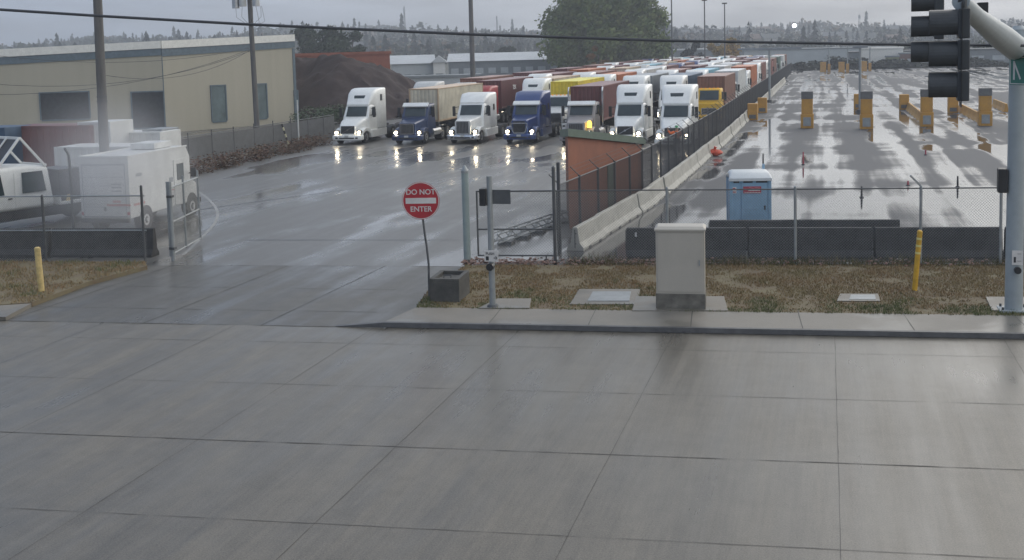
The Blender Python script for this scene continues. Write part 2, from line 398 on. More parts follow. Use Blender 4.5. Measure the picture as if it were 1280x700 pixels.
def chassis(L_=12.3):
    k=Kit('container_chassis'); b=mb(under)
    for sd in(-1,1): b.box(*sorted((sd*.38,sd*.5)),0,L_,1.05,1.36)
    for i in range(9): b.box(-1.1,1.1,.1+i*1.5,.22+i*1.5,1.12,1.24)
    b.box(-1.22,1.22,0,.2,1.2,1.44); b.box(-1.22,1.22,L_-.2,L_,1.2,1.44); k.part('frame',b,.01)
    for sd in(-1,1):
        b=mb(alu); b.box(*sorted((sd*.75,sd*.9)),2.4,2.55,.35,1.12); b.box(*sorted((sd*.68,sd*.97)),2.33,2.62,.28,.35); k.part('landing_leg',b)
    for yy in(L_-1.2,L_-2.5):
        for x in(-.93,.93):
            q=MB(); wheel(q,x,yy,.5,.56); wi=k.part('wheel',q,.03,True); q=MB(); rim(q,x,yy,.5,.56,1 if x>0 else -1); k.part('rim',q,sub=wi)
    b=mb(under); 
    for yy in(L_-1.2,L_-2.5): b.cyl((-.8,yy,.5),(.8,yy,.5),.1)
    b.box(-.5,.5,L_-3.2,L_-.5,.62,1.05); k.part('axle_bogie',b)
    b=mb(amber); b.box(-1.1,-.9,L_+.003,L_+.03,1.2,1.3); b.box(.9,1.1,L_+.003,L_+.03,1.2,1.3); k.part('tail_lamps',b)
    return k
rust=cmat('rust_red_container',(.20,.075,.055)); maroon=cmat('maroon_container',(.15,.055,.055)); brown=cmat('brown_container',(.23,.115,.085))
cream=cmat('cream_container',(.56,.52,.42)); greyc=cmat('grey_container',(.25,.27,.29)); whitec=cmat('white_container',(.62,.63,.62))
yellowc=cmat('yellow_container',(.72,.56,.05)); bluec=cmat('dark_blue_container',(.05,.09,.15)); cyanc=cmat('light_blue_container',(.20,.42,.52)); orangec=cmat('orange_container',(.45,.14,.05)); greenc=cmat('green_container',(.07,.13,.10))
creamtrim=cmat('rusty_cream_frame',(.45,.33,.22))

TK={
 'wa':tractor(white,'aero',True,grille='diag'),'wa_off':tractor(offwhite,'aero',False,grille='bars'),
 'nd':tractor(navy,'day',True,visor=white,skirt=False,grille='bars'),
 'wl':tractor(white,'long',True,grille='tall',roofh=3.62,skirt=True),
 'bh':tractor(blue,'day2',True,grille='hex') if False else tractor(blue,'long',True,grille='hex',roofh=3.68,visor=white,skirt=True),
 'sd':tractor(silver,'day',True,visor=white,stacks=True,grille='tall',skirt=False,beacon=True),
 'wd':tractor(white,'day',False,grille='bars',skirt=False),'yc':tractor(yellowp,'cabover',False,grille='bars'),
 'rl':tractor(redp,'long',False,grille='tall',roofh=3.62,skirt=False),'gd':tractor(greyp,'day',False,grille='bars',skirt=False),'ba':tractor(bluep if False else blue,'aero',False,grille='bars'),
}
TN={'wa':'white high-roof truck','wa_off':'grey-white high-roof truck','nd':'navy day-cab truck','wl':'white long-nosed sleeper truck','bh':'blue sleeper truck','sd':'silver-grey truck','wd':'white low-cab truck','yc':'yellow flat-fronted truck','rl':'dark red long-nosed truck','gd':'grey low-cab truck','ba':'blue high-roof truck'}
CK={}
for n,mm,tr in (('rust',rust,None),('maroon',maroon,None),('brown',brown,None),('cream',cream,creamtrim),('grey',greyc,None),('white',whitec,None),('yellow',yellowc,None),('dark blue',bluec,None),('light blue',cyanc,None),('orange',orangec,None),('green',greenc,None)):
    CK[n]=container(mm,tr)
CH=chassis()
LX=[-35.4,-30.4,-26.15,-21.8,-17.3,-13.55,-10.0]
ordl=['first','second','third','fourth','fifth','sixth','seventh','eighth','ninth','tenth','eleventh','twelfth']
lane_t=['leftmost lane','second lane from the left','third lane from the left','middle lane','third lane from the fence','second lane from the fence','lane beside the fence']
row1={0:('wa',None,82,'white high-roof semi truck with lit headlights and no trailer, leftmost in the front row'),
 1:('nd','cream',81.6,'navy day-cab semi truck with white visor in front of the cream container'),
 2:('wl',None,82,'white long-nosed sleeper truck between the navy day-cab and the blue truck'),
 3:('bh',None,82,'blue semi truck with chrome-edged grille and white visor in the front row'),
 4:('sd','maroon',80.8,'silver-grey truck with twin exhaust stacks, amber beacon and tall barred grille'),
 5:('wa',None,79.5,'white high-roof semi truck between the silver truck and the fence-side truck in the front row'),
 6:('wa',None,77.5,'white high-roof semi truck nearest the fence, behind the person in orange')}
row2={0:('wa_off',None,97),1:('rl','maroon',97.5),2:('wa','cream',101),3:('wd','yellow',93.5),4:('wa','grey',104),5:('wa','dark blue',102),6:('yc','brown',102.5)}
GT='trucks queueing in rows behind the fence'; GC='containers on the queueing trucks'; GH='container chassis behind the queueing trucks'
def placeset(tk,ck,x,y,lane,row,lab=None,join=False,tilt=0):
    k,L_=TK[tk]; where='%s row, %s'%(ordl[row],lane_t[lane])
    k.place((x,y,0),rad(tilt),join,label=lab or '%s, %s'%(TN[tk],where),cat='semi truck',group=GT)
    if ck:
        yc=y+L_-2.6 if tk in('wa','wl','bh','ba','wa_off','rl') else y+L_-2.9
        CH.place((x,yc,0),0,join,label='wheeled chassis under the %s container, %s'%(ck,where),cat='chassis',group=GH)
        c=CK[ck].place((x,yc+.05,1.45),0,join,label='%s corrugated container, %s'%(ck,where),cat='container',group=GC)
        return c,yc+12.4
    return None,y+L_
ends=[0]*7
for l,(tk,ck,y,lab) in row1.items(): _,ends[l]=placeset(tk,ck,LX[l],y,l,0,lab)
for l,(tk,ck,y) in row2.items():
    c,ends[l]=placeset(tk,ck,LX[l],y,l,1)
    if l==1:
        text('tex',.9,mat('white_lettering',(.75,.75,.75),.6),c,(1.235,4.6,1.9),(rad(90),0,rad(90)),bold=.01)
R2=random.Random(5)
cols=['maroon','rust','brown','rust','maroon','maroon','white','brown','grey','rust','maroon','white','orange','brown','cream','light blue','green']
tks=['wa','wa','rl','wl','wa_off','ba','wd','wa','gd']
third={0:('wl','brown'),1:('wa','maroon'),2:('wa','rust'),3:('wa','orange'),4:('wa','rust'),5:('wa','light blue'),6:('wa_off','white')}
for row in range(2,10):
    for l in range(7):
        y=ends[l]+1.2+R2.random()*1.6
        if y>262: continue
        tk,ck=third[l] if row==2 else (R2.choice(tks),R2.choice(cols))
        if row==2 and l==6: tk='wd'
        _,ends[l]=placeset(tk,ck,LX[l]+R2.uniform(-.2,.2) if l<6 else LX[l]+R2.uniform(-.25,.05),y,l,row,join=row>2)
# ------------------------------------------------------------------ the ground
asph=wet('wet_yard_asphalt',(.085,.087,.092),(.055,.056,.06),.74,.06,(.085,.15,1),1.0,.465,.555,bump=.18,bscale=9,streak=(.55,.018,1),fine=.15,pud=1,sw=.62,bias=(52,85,.028,.0))
lotm=wet('wet_lot_asphalt',(.135,.13,.122),(.09,.088,.084),.42,.15,(.16,.09,1),1.0,.46,.58,bump=.14,bscale=9,streak=(.5,.05,1),fine=.16)
concm=wet('wet_road_concrete',(.150,.134,.108),(.105,.096,.080),.44,.23,(.16,.11,1),1.0,.36,.68,bump=.12,bscale=22,streak=(2.4,.16,1),fine=.62,groove=True,spk=2.2,sw=.3)
drivem=wet('wet_drive_concrete',(.112,.106,.094),(.078,.075,.069),.52,.27,(.25,.14,1),1.0,.42,.60,bump=.10,bscale=16,streak=(.9,.07,1),fine=.42,spk=1.3)
walkm=wet('sidewalk_concrete',(.22,.20,.17),(.14,.13,.11),.6,.3,(.5,.5,1),1.0,.42,.6,bump=.15,bscale=20,fine=.15)
kerbm=mat('kerb_concrete',(.075,.075,.078),.45,var=.3,scale=4,vec=(1,1,1),bump=.2)
jointm=mat('joint_sealant',(.055,.052,.048),.7,col2=(.10,.095,.085),scale=2.2)
joint2=mat('joint_worn',(.075,.07,.065),.7,col2=(.125,.117,.10),scale=1.6)
dirt=mat('far_ground',(.07,.075,.06),.8,var=.3,scale=.05)
def sheet(name,pts,z,m,kind='structure'):
    b=mb(m); b.add([(p[0],p[1],z) for p in pts],[tuple(range(len(pts)))]); me=b.mesh(name,0,False,False)
    if me.polygons[0].normal.z<0: me.flip_normals()
    o=bpy.data.objects.new(name,me); C.objects.link(o); return tag(o,kind=kind)
sheet('ground',[(-3000,-1500),(3000,-1500),(3000,3000),(-3000,3000)],-.05,dirt)
kA=Vector((-10.9,27.1,0)); kd=Vector((15.3,1.3,0)).normalized(); kn=Vector((-kd.y,kd.x,0))
def KL(x): return kA+kd*((x-kA.x)/kd.x)
KR=KL(45); KLf=KL(-70)
sheet('street',[(-70,-25),(45,-25),KR,KLf],0,concm)
# fence line between street side and the yards
fA=Vector((-11.2,35.4,0)); fd=Vector((16.1,1.8,0)).normalized()
def FL(x): return fA+fd*((x-fA.x)/fd.x)
sheet('driveway',[KLf,KR,FL(45),FL(-70)],0,drivem)
sheet('truck_lot',[FL(-70),FL(-8.4),(-6.9,290),(-90,290)],0,lotm)
sheet('container_yard',[FL(-8.4),FL(70),(90,282),(-6.9,290)],0,asph)
# joints in the street slabs
jb=mb(jointm)
def strip(b,a,c,w,z=.004,jit=.25,seg=.5):
    a=Vector((a[0],a[1],0));c=Vector((c[0],c[1],0));d=(c-a);L=d.length;d.normalize();n=Vector((-d.y,d.x,0));m=max(1,int(L/seg));vs=[];fs=[]
    for i in range(m+1):
        p=a+d*(L*i/m)+n*R.uniform(-.006,.006); ww=w*R.uniform(1-jit*2,1+jit)/2
        vs+=[tuple(p+n*ww+Vector((0,0,z))),tuple(p-n*ww+Vector((0,0,z)))]
    for i in range(m): fs.append((2*i,2*i+1,2*i+3,2*i+2))
    b.add(vs,fs)
for i,x in enumerate((-33.6,-29.9,-26.1,-22.3,-18.6,-14.9,-11.15,-7.4,-3.6,.18,3.95,7.7,11.5,15.2)):
    yk=KL(x).y; strip(jb,(x+.0,-10),(x,yk-.02),.011 if i%2 else .009)
jb2=mb(joint2)
for off,w,b in ((-5.05,.015,jb2),(-8.6,.026,jb),(-12.0,.014,jb2),(-15.6,.02,jb2),(-1.6,.014,jb2)):
    strip(b,KL(-45)+kn*off,KL(25)+kn*off,w,.006,jit=.45,seg=.35)
strip(jb,KL(-60),KL(-10.9),.05,.006,jit=.45,seg=.4)
def crack(b,p,q,w=.012,n=22,amp=.06,z=.005):
    p=Vector((p[0],p[1],0));q=Vector((q[0],q[1],0));d=(q-p).normalized();nn_=Vector((-d.y,d.x,0));o_=0;P=[]
    for i in range(n+1): o_+=R.gauss(0,amp*.5); P.append(p.lerp(q,i/n)+nn_*o_)
    vs=[];fs=[]
    for i,c in enumerate(P): ww=w*R.uniform(.3,1.2)/2; vs+=[tuple(c+nn_*ww+Vector((0,0,z))),tuple(c-nn_*ww+Vector((0,0,z)))]
    for i in range(n): fs.append((2*i,2*i+1,2*i+3,2*i+2))
    b.add(vs,fs)
jb.obj('street_joint',fix=False,kind='structure'); jb2.obj('hairline_joint',fix=False,kind='structure')
jb=mb(jointm)
for a,c,w in ((KL(-60)+kn*1.7,KL(-11.6)+kn*1.7,.03),(KL(-26)+kn*4.6,KL(-11.9)+kn*4.6,.02),(FL(-26),FL(-11.5),.03)): strip(jb,a,c,w,.004,jit=.5,seg=.4)
for x in(-21.5,-17.5,-14.2): strip(jb,KL(x),FL(x+.2),.025,.008)
jb.obj('driveway_joint',fix=False,kind='structure')
# kerb, sidewalk and verge on the right
Z=.13
K0=KL(-10.9); 
b=mb(kerbm); e=KL(44)
kv=[K0-kd*1.2,K0,e]
b.add([tuple(K0-kd*1.3+Vector((0,0,.01))),tuple(K0+Vector((0,0,.01))),tuple(e+Vector((0,0,.01))),tuple(e+kn*.15+Vector((0,0,Z))),tuple(K0+kn*.15+Vector((0,0,Z))),tuple(K0-kd*1.3+kn*.15+Vector((0,0,.015))),tuple(e+kn*.02+Vector((0,0,Z))),tuple(K0+kn*.02+Vector((0,0,Z)))],
      [(0,1,7),(0,7,4,5),(1,2,6,7),(7,6,3,4)])
b.obj('kerb',kind='structure')
def top(x,y): return G(x,y,Z)
W=2.1
s0=K0+kn*.15
swp=[s0,e+kn*.15,e+kn*W,top(520,384)]
def slab(name,pts,z,m):
    b=mb(m); n=len(pts); b.add([(p[0],p[1],z) for p in pts]+[(p[0],p[1],-.04) for p in pts],[tuple(range(n))]+[(i,(i+1)%n,(i+1)%n+n,i+n) for i in range(n)]); return b.obj(name,kind='structure')
slab('sidewalk',swp,Z,walkm)
jb=mb(jointm)
for u in (-8.2,-5.7,-3.2,-.55,2.0,4.6,7.2): 
    a=KL(u); strip(jb,a+kn*.16,a+kn*(W-.02),.022,Z+.004)
jb.obj('sidewalk_joint',fix=False,kind='structure')
soil=mat('verge_soil',(.15,.11,.07),.9,col2=(.18,.155,.085),scale=1.6,bump=.4)
vp=[top(520,384),e+kn*W,FL(44)+fd*0+Vector((0,.1,0)),top(583,331),top(536,362)]
slab('verge',vp,Z-.004,soil)
# gravel-dark strip between fence and barrier
dk=mat('dirty_gravel',(.045,.043,.042),.8,col2=(.09,.085,.08),scale=6,bump=.5)
sheet('gravel_strip',[FL(-11.0)+Vector((0,-.1,0)),FL(44),FL(44)+Vector((0,1.6,0)),FL(-8.2)+Vector((0,1.3,0)),FL(-11.0)+Vector((0,.5,0))],.012,dk)
# left verge and sidewalk
lp=[G(-60,381,Z),G(0,382,Z),G(66,366,Z),G(120,349,Z),G(185,331,Z),G(199,327,Z),FL(-26),FL(-45),G(-300,400,Z)]
lv=[G(-300,392,Z),G(-20,382,Z),G(40,378,Z),G(110,352,Z),G(184,332,Z),FL(-22.3),FL(-45)]
slab('left_verge',lv,Z,soil)
slab('left_sidewalk',[G(-300,392,.11),G(-20,382.5,.11),G(40,378.5,.11),KL(-21.5),KL(-45)],.11,walkm)
# painted edge line on the lot
lw=mat('worn_white_paint',(.24,.24,.235),.5,col2=(.34,.34,.33),scale=6)
b=mb(lw)
def curve_strip(b,pts,w,z):
    P=[]
    for i in range(len(pts)-1):
        p0=Vector(pts[max(i-1,0)]);p1=Vector(pts[i]);p2=Vector(pts[i+1]);p3=Vector(pts[min(i+2,len(pts)-1)])
        for t in range(8):
            t/=8; P.append(.5*((2*p1)+(-p0+p2)*t+(2*p0-5*p1+4*p2-p3)*t*t+(-p0+3*p1-3*p2+p3)*t**3))
    P.append(Vector(pts[-1])); vs=[];fs=[]
    for i,p in enumerate(P):
        d=(P[min(i+1,len(P)-1)]-P[max(i-1,0)]).normalized(); n=Vector((-d.y,d.x,0))
        vs+=[(p.x+n.x*w/2,p.y+n.y*w/2,z),(p.x-n.x*w/2,p.y-n.y*w/2,z)]
    for i in range(len(P)-1): fs.append((2*i,2*i+1,2*i+3,2*i+2))
    b.add(vs,fs)
curve_strip(b,[G(*p) for p in((246,238),(258,247),(267,256),(272,266),(269,278),(258,291),(243,306),(229,319))],.13,.006)
curve_strip(b,[G(*p) for p in((252,217),(290,206),(340,195),(400,184))],.12,.006)
b.obj('edge_line',fix=False,kind='structure')
tarm=mat('tar_seam',(.03,.03,.032),.35,var=.3)
b=mb(tarm)
for p,q in (((470,188),(640,166)),((400,212),(640,176)),((620,205),(700,176)),((250,262),(470,232)),((300,300),(575,300))):
    strip(b,G(*p),G(*q),.16,.004,jit=.4,seg=.8)
b.obj('tar_seam',fix=False,kind='structure')

# grass and litter (nobody could count these)
from mathutils import noise
def inside(p,poly):
    c=False;n=len(poly)
    for i in range(n):
        a,b=poly[i],poly[(i+1)%n]
        if (a[1]>p[1])!=(b[1]>p[1]) and p[0]<(b[0]-a[0])*(p[1]-a[1])/(b[1]-a[1])+a[0]: c=not c
    return c
gm=mat('dry_grass',(.28,.18,.095),.85,col2=(.22,.18,.085),scale=.9)
gm.node_tree.nodes['Noise Texture'].inputs['Detail'].default_value=8
gm2=mat('green_grass',(.10,.125,.045),.85,col2=(.16,.16,.07),scale=1.2)
PADQ=[[(724,362),(800,362),(797,381),(712,381)],[(795,371),(905,371),(910,389),(790,389)],[(1050,368),(1098,368),(1100,377),(1046,377)],[(622,374),(664,374),(662,386),(598,386)],[(1232,372),(1300,372),(1300,389),(1240,389)]]
PADS=[[(G(x,y,Z).x,G(x,y,Z).y) for x,y in q] for q in PADQ]
def grass(poly,n,h,name,m,label,cat,box=None,z=Z,kind='stuff',patchy=None,m2=None):
    xs=[p[0] for p in poly];ys=[p[1] for p in poly]; x0,x1,y0,y1=box or (min(xs),max(xs),min(ys),max(ys)); vs=[];fs=[];mi=[];k=0;t=0
    while k<n and t<n*6:
        t+=1; x=R.uniform(x0,x1);y=R.uniform(y0,y1)
        if not inside((x,y),poly) or any(inside((x,y),q) for q in PADS): continue
        nz_=noise.noise((x*.9,y*.9,3.0))+.5*noise.noise((x*3.1,y*3.1,9.0))
        if patchy and nz_<-.30 and R.random()<.8: continue
        b_i=1 if (patchy and (patchy(x,y)+nz_*1.1)>R.uniform(-.1,.5)) else 0
        a=R.uniform(0,6.28);hh=h*R.uniform(.4,1.2)*(1+.7*max(-.6,nz_));w=R.uniform(.008,.02);lx,ly=R.gauss(0,.5)*hh,R.gauss(0,.5)*hh
        mi.append(b_i);o=len(vs);vs+=[(x-math.cos(a)*w,y-math.sin(a)*w,z-.01),(x+math.cos(a)*w,y+math.sin(a)*w,z-.01),(x+lx,y+ly,z+hh)];fs.append((o,o+1,o+2));k+=1
    b=mb(m); b.v=[Vector(v) for v in vs]; b.f=fs; b.m=mi
    if m2: b.mats=[m,m2]
    return b.obj(name,fix=False,label=label,cat=cat,kind=kind)
grass([(p[0]-kn.x*.07,p[1]-kn.y*.07) if i<2 else (p[0],p[1]) for i,p in enumerate(vp)],60000,.06,'verge_grass',gm,'dry brown grass on the verge between sidewalk and chain-link fence','grass',box=(-11.6,10,28.4,38),m2=gm2,patchy=lambda x,y: .35-((y-KL(x).y)-2.0)*.30)
grass([(p[0],p[1]) for p in lv],16000,.085,'left_verge_grass',gm,'dry brown grass around the leaning yellow post at the left gate side','grass',box=(-31,-21,26,36),m2=gm2,patchy=lambda x,y: -.25)
wm=mat('fence_weeds',(.16,.12,.06),.85,col2=(.07,.085,.03),scale=2.5)
strip_poly=[FL(-8)+Vector((0,-.45,0)),FL(10)+Vector((0,-.45,0)),FL(10)+Vector((0,.55,0)),FL(-8)+Vector((0,.4,0))]
grass([(p[0],p[1]) for p in strip_poly],4500,.26,'fence_weeds',wm,'taller straw-coloured weeds along the foot of the chain-link fence','weeds',z=.08)
# leaf litter and rubble at the fence foot
lm=mat('leaf_litter',(.20,.09,.06),.85,col2=(.33,.25,.22),scale=9)
b=mb(lm)
for i in range(1500):
    t=R.random(); x=-11.3+t*t*17 if i<1100 else R.uniform(-11.3,-4.5); y=FL(x).y+R.gauss(-.02,.22); z=.14+R.uniform(-.05,.10); s=R.uniform(.02,.07)
    a=R.uniform(0,6.28);q=Matrix.Translation((x,y,z))@Matrix.Rotation(a,4,'Z')@Matrix.Rotation(R.uniform(-.9,.9),4,'X')
    b.add([(-s,-s*.6,0),(s,-s*.5,0),(s*.8,s*.6,.01),(-s*.7,s*.5,.02),(0,0,s*.5)],[(0,1,4),(1,2,4),(2,3,4),(3,0,4)],q)
b.obj('leaf_litter',fix=False,label='heap of pinkish-brown leaves and rubble along the fence foot',cat='litter',kind='stuff')
wb=mb(mat('white_rag',(.55,.54,.5),.8))
for x,y in((1000,329),(1125,326),(1132,327),(1060,331)):
    p=G(x,y,.1)
    for i in range(4):
        q=Matrix.Translation(p+Vector((R.uniform(-.1,.1),R.uniform(-.05,.05),.03)))@Matrix.Rotation(R.uniform(0,6),4,'Z'); b=wb; b.add([(-.06,-.03,0),(.07,-.02,.01),(.05,.03,.03),(-.04,.03,.0),(0,0,.05)],[(0,1,4),(1,2,4),(2,3,4),(3,0,4)],q)
wb.obj('paper_scraps',fix=False,label='scraps of white paper caught in weeds at the fence foot',cat='litter',kind='stuff')

# brush along the left edge of the lot
def leafcloud(b,c,rx,ry,rz,n,s,flat=.0):
    for i in range(n):
        while True:
            p=Vector((R.uniform(-1,1),R.uniform(-1,1),R.uniform(-1,1)))
            if .25<p.length<1: break
        q=Matrix.Translation((c[0]+p.x*rx,c[1]+p.y*ry,max(.02,c[2]+p.z*rz)))@Matrix.Rotation(R.uniform(0,6.3),4,'Z')@Matrix.Rotation(R.uniform(-1.3,1.3),4,'X')
        k=s*R.uniform(.6,1.4); b.add([(-k,-k*.5,0),(k,-k*.4,0),(k*.7,k*.6,0),(-k*.8,k*.5,0)],[(0,1,2,3)],q)
brm=mat('rusty_brush',(.13,.055,.04),.9,col2=(.10,.085,.05),scale=1.5)
b=mb(brm)
P0,P1=G(236,222),G(416,181)
for i in range(110):
    t=i/109+R.uniform(-.01,.01); p=P0.lerp(P1,t)+Vector((-R.uniform(.2,1.9),R.uniform(-.2,.8),0)); leafcloud(b,(p.x,p.y,.35),.7,.7,R.uniform(.35,.75),60,.06)
b.obj('roadside_brush',fix=False,label='low reddish-brown brush along the left edge of the truck lot',cat='brush',kind='stuff')
gb=mat('green_bush_leaves',(.05,.085,.04),.85,col2=(.09,.12,.07),scale=.8)
for i,(x,y,w,h) in enumerate(((392,160,2.2,1.9),(412,157,2.4,2.2),(432,155,2.4,2.0))):
    b=mb(gb); c=G(x,y)
    for q in range(16): leafcloud(b,(c.x+R.uniform(-w,w),c.y+R.uniform(-1,1),h*R.uniform(.3,.75)),.9,.9,.7,70,.09)
    b2=mb(mat('bark',(.06,.045,.035),.9))
    e_=empty('bush',(0,0,0),label=['green bush at the foot of the dark mound, closest to the warehouse corner','middle green bush at the foot of the dark mound','green bush at the foot of the dark mound, closest to the white truck'][i],cat='bush',group='green bushes below the mound')
    b.obj('foliage',e_,fix=False)
    for q in range(5): b2.tube([(c.x+R.uniform(-.2,.2),c.y,0),(c.x+R.uniform(-.6,.6),c.y,h*.5),(c.x+R.uniform(-1.2,1.2),c.y,h*.9)],[.06,.04,.02],5)
    b2.obj('stem',e_)
# ------------------------------------------------------------------ fences, barriers, furniture by the street
galv=mat('galvanised_steel',(.30,.32,.33),.45,metal=.35,var=.15)
galvd=mat('dark_weathered_steel',(.10,.105,.11),.5,metal=.3,var=.2)
wirem=mat('fence_wire',(.27,.28,.28),.55,metal=.2,var=.1)
wired=mat('dark_fence_wire',(.055,.058,.065),.6,var=.1)
palegreen=mat('pale_green_post',(.27,.33,.33),.45,var=.1)
def chainlink(b,O,u,L,z0,h,s=.055,w=.004):
    """woven diagonal wires clipped to the panel"""
    u=Vector(u).normalized(); n=Vector((-u.y,u.x,0))
    for sg in(1,-1):
        k=-h if sg>0 else 0; end=L if sg>0 else L+h; off=n*(.003*sg); q=k
        while q<end:
            a0,a1=q,q+sg*h; za,zb=0.0,h
            # clip along u in [0,L]
            def cl(a,z,aa,zz):
                if a<0: t=(0-a)/(aa-a); return 0,z+(zz-z)*t
                if a>L: t=(L-a)/(aa-a); return L,z+(zz-z)*t
                return a,z
            if max(a0,a1)>0 and min(a0,a1)<L:
                p,zp=cl(a0,za,a1,zb); r,zr=cl(a1,zb,a0,za)
                A=Vector(O)+u*p+Vector((0,0,z0+zp))+off; B=Vector(O)+u*r+Vector((0,0,z0+zr))+off
                d=(B-A)
                if d.length>.02:
                    d.normalize(); e=d.cross(n).normalized()*w/2; f=n*w/2; o=len(b.v)
                    b.v+=[A+e,A-e*.6+f,A-e*.6-f,B+e,B-e*.6+f,B-e*.6-f]; b.f+=[(o,o+1,o+4,o+3),(o+1,o+2,o+5,o+4),(o+2,o,o+3,o+5)]; b.m+=[b.cur]*3
            q+=s*1.4142
def post(b,p,h,r,z0=0.0,cap=True,n=10):
    b.cyl((p[0],p[1],z0),(p[0],p[1],h),r,n=n)
    if cap: b.cyl((p[0],p[1],h),(p[0],p[1],h+r*.9),r*1.1,r*.4,n=n)
# front fence, right of the gate
ff=empty('chain_link_fence',FL(-8.2),label='long chain-link fence parallel to the street, right of the gate post',cat='fence',group='chain-link fences')
def rel(o): 
    inv=Matrix.Translation(-o.location); return inv
def under_(b,name,e,**k):
    M_=Matrix.Translation(-e.location); b.v=[M_@p for p in b.v]; return b.obj(name,e,fix=k.pop('fix',False),**k)
hF=2.45; xs=[-8.4,-4.85,-.95,2.75,5.05,8.6,12.2]
pts=[FL(x) for x in xs]
b=mb(wirem); chainlink(b,pts[0],fd,(pts[-1]-pts[0]).length,.12,hF-.1,.062,.0065); under_(b,'wire_mesh',ff)
for i,p in enumerate(pts):
    b=mb(galv if i else galvd); hh=hF+(.06 if i!=0 else .75); post(b,p,hh,.045 if i else .055,0)
    if i==3: b.bar((p.x,p.y,hh),(p.x-.32,p.y-.1,hh+.34),.05)
    under_(b,'post',ff)
b=mb(galvd); b.cyl(pts[0]+Vector((0,0,hF)),pts[-1]+Vector((0,0,hF)),.022,n=8); under_(b,'top_rail',ff)
b=mb(galv); b.cyl(pts[0]+Vector((0,0,.14)),pts[-1]+Vector((0,0,.14)),.008,n=5); under_(b,'tension_wire',ff)
# gate: post + sliding leaf
gp=FL(-11.25)
e=empty('gate_post',gp,label='thick pale green-grey gate post with a pointed cap',cat='post')
b=mb(palegreen); b.cyl((gp.x,gp.y,0),(gp.x,gp.y,3.05),.115,n=16); under_(b,'shaft',e,smooth=True)
b=mb(galv); b.cyl((gp.x,gp.y,3.05),(gp.x,gp.y,3.12),.125,n=16); b.cyl((gp.x,gp.y,3.12),(gp.x,gp.y,3.3),.12,.02,n=16); under_(b,'cap',e)
sg=empty('sliding_gate',FL(-11.0)+Vector((.05,.25,0)),label='framed chain-link gate leaf between the pale gate post and the dark fence posts',cat='gate')
g0=FL(-10.95)+Vector((0,.22,0)); g1=FL(-8.35)+Vector((0,.22,0)); gl=(g1-g0).length
b=mb(galvd)
for z in(.32,1.18,2.42): b.cyl(g0+Vector((0,0,z)),g1+Vector((0,0,z)),.027,n=8)
for t in(0,1): q=g0.lerp(g1,t); b.cyl((q.x,q.y,.3),(q.x,q.y,2.44),.03,n=8)
under_(b,'frame',sg)
b=mb(wirem); chainlink(b,g0,fd,gl,.34,2.06,.068,.0075); under_(b,'wire_mesh',sg)
for t in(.15,.85):
    b=mb(galvd); q=g0.lerp(g1,t); b.cyl((q.x,q.y-.03,.12),(q.x,q.y+.03,.12),.1,n=12); b.box(q.x-.02,q.x+.02,q.y-.02,q.y+.02,.1,.34); under_(b,'roller',sg)
# second fence run behind the gate leaf, seen at an angle, and gate track
tr=empty('gate_track',G(640,308),label='low steel lattice track running back along the ground behind the sliding gate',cat='gate track')
b=mb(galv); a,c=G(622,308),G(715,276)
d=(c-a).normalized(); n=Vector((-d.y,d.x,0))
for z,o in((.1,0),(.42,0),(.1,.35),(.42,.35)): b.cyl(a+n*o+Vector((0,0,z)),c+n*o+Vector((0,0,z)),.03,n=6)
L=(c-a).length;m=12
for i in range(m):
    p=a+d*(L*i/m);q=a+d*(L*(i+1)/m)
    for o in(0,.35): b.cyl(p+n*o+Vector((0,0,.1 if i%2 else .42)),q+n*o+Vector((0,0,.42 if i%2 else .1)),.02,n=5)
under_(b,'lattice',tr)
for i in range(5): b=mb(galvd); p=a+d*(L*(i+.5)/5); b.box(p.x-.25,p.x+.25,p.y-.2,p.y+.4,0,.1); under_(b,'footing',tr)
# long fence between the queue and the yard
BXP=[(38.3,-8.42),(50,-7.55),(62,-7.28),(83,-7.02),(262,-7.1)]
def bx(y):
    for (y0,x0),(y1,x1) in zip(BXP,BXP[1:]):
        if y<=y1: return x0+(x1-x0)*(y-y0)/(y1-y0)
    return BXP[-1][1]
lfp=[Vector((x-.42,y,0)) for y,x in BXP]; lf0=lfp[0]
lf=empty('yard_fence',lf0,label='long dark chain-link fence with angled barbed-wire arms running back beside the trucks',cat='fence',group='chain-link fences')
for (p,q),s_,w in zip(zip(lfp,lfp[1:]),(.058,.064,.08,.14),(.0085,.0085,.010,.013)):
    b=mb(wired); chainlink(b,p,(q-p),(q-p).length,.05,2.25,s_,w); under_(b,'wire_mesh',lf)
ys_=[38.3+i*2.55 for i in range(80)]
for i,y in enumerate(ys_):
    p=Vector((bx(y)-.42,y,0)); b=mb(wired); b.cyl((p.x,p.y,0),(p.x,p.y,2.38 if i else 3.1),.05 if i else .06,n=8)
    b.bar((p.x,p.y,2.36),(p.x-.33,p.y,2.68),.03)
    under_(b,'post',lf)
b=mb(galvd); b.tube([p+Vector((0,0,2.32)) for p in lfp],.024,6); under_(b,'top_rail',lf)
for t in(.3,.65,1): b=mb(galvd); b.tube([p+Vector((-.33*t,0,2.36+.32*t)) for p in lfp],.006,4); under_(b,'barbed_wire',lf)
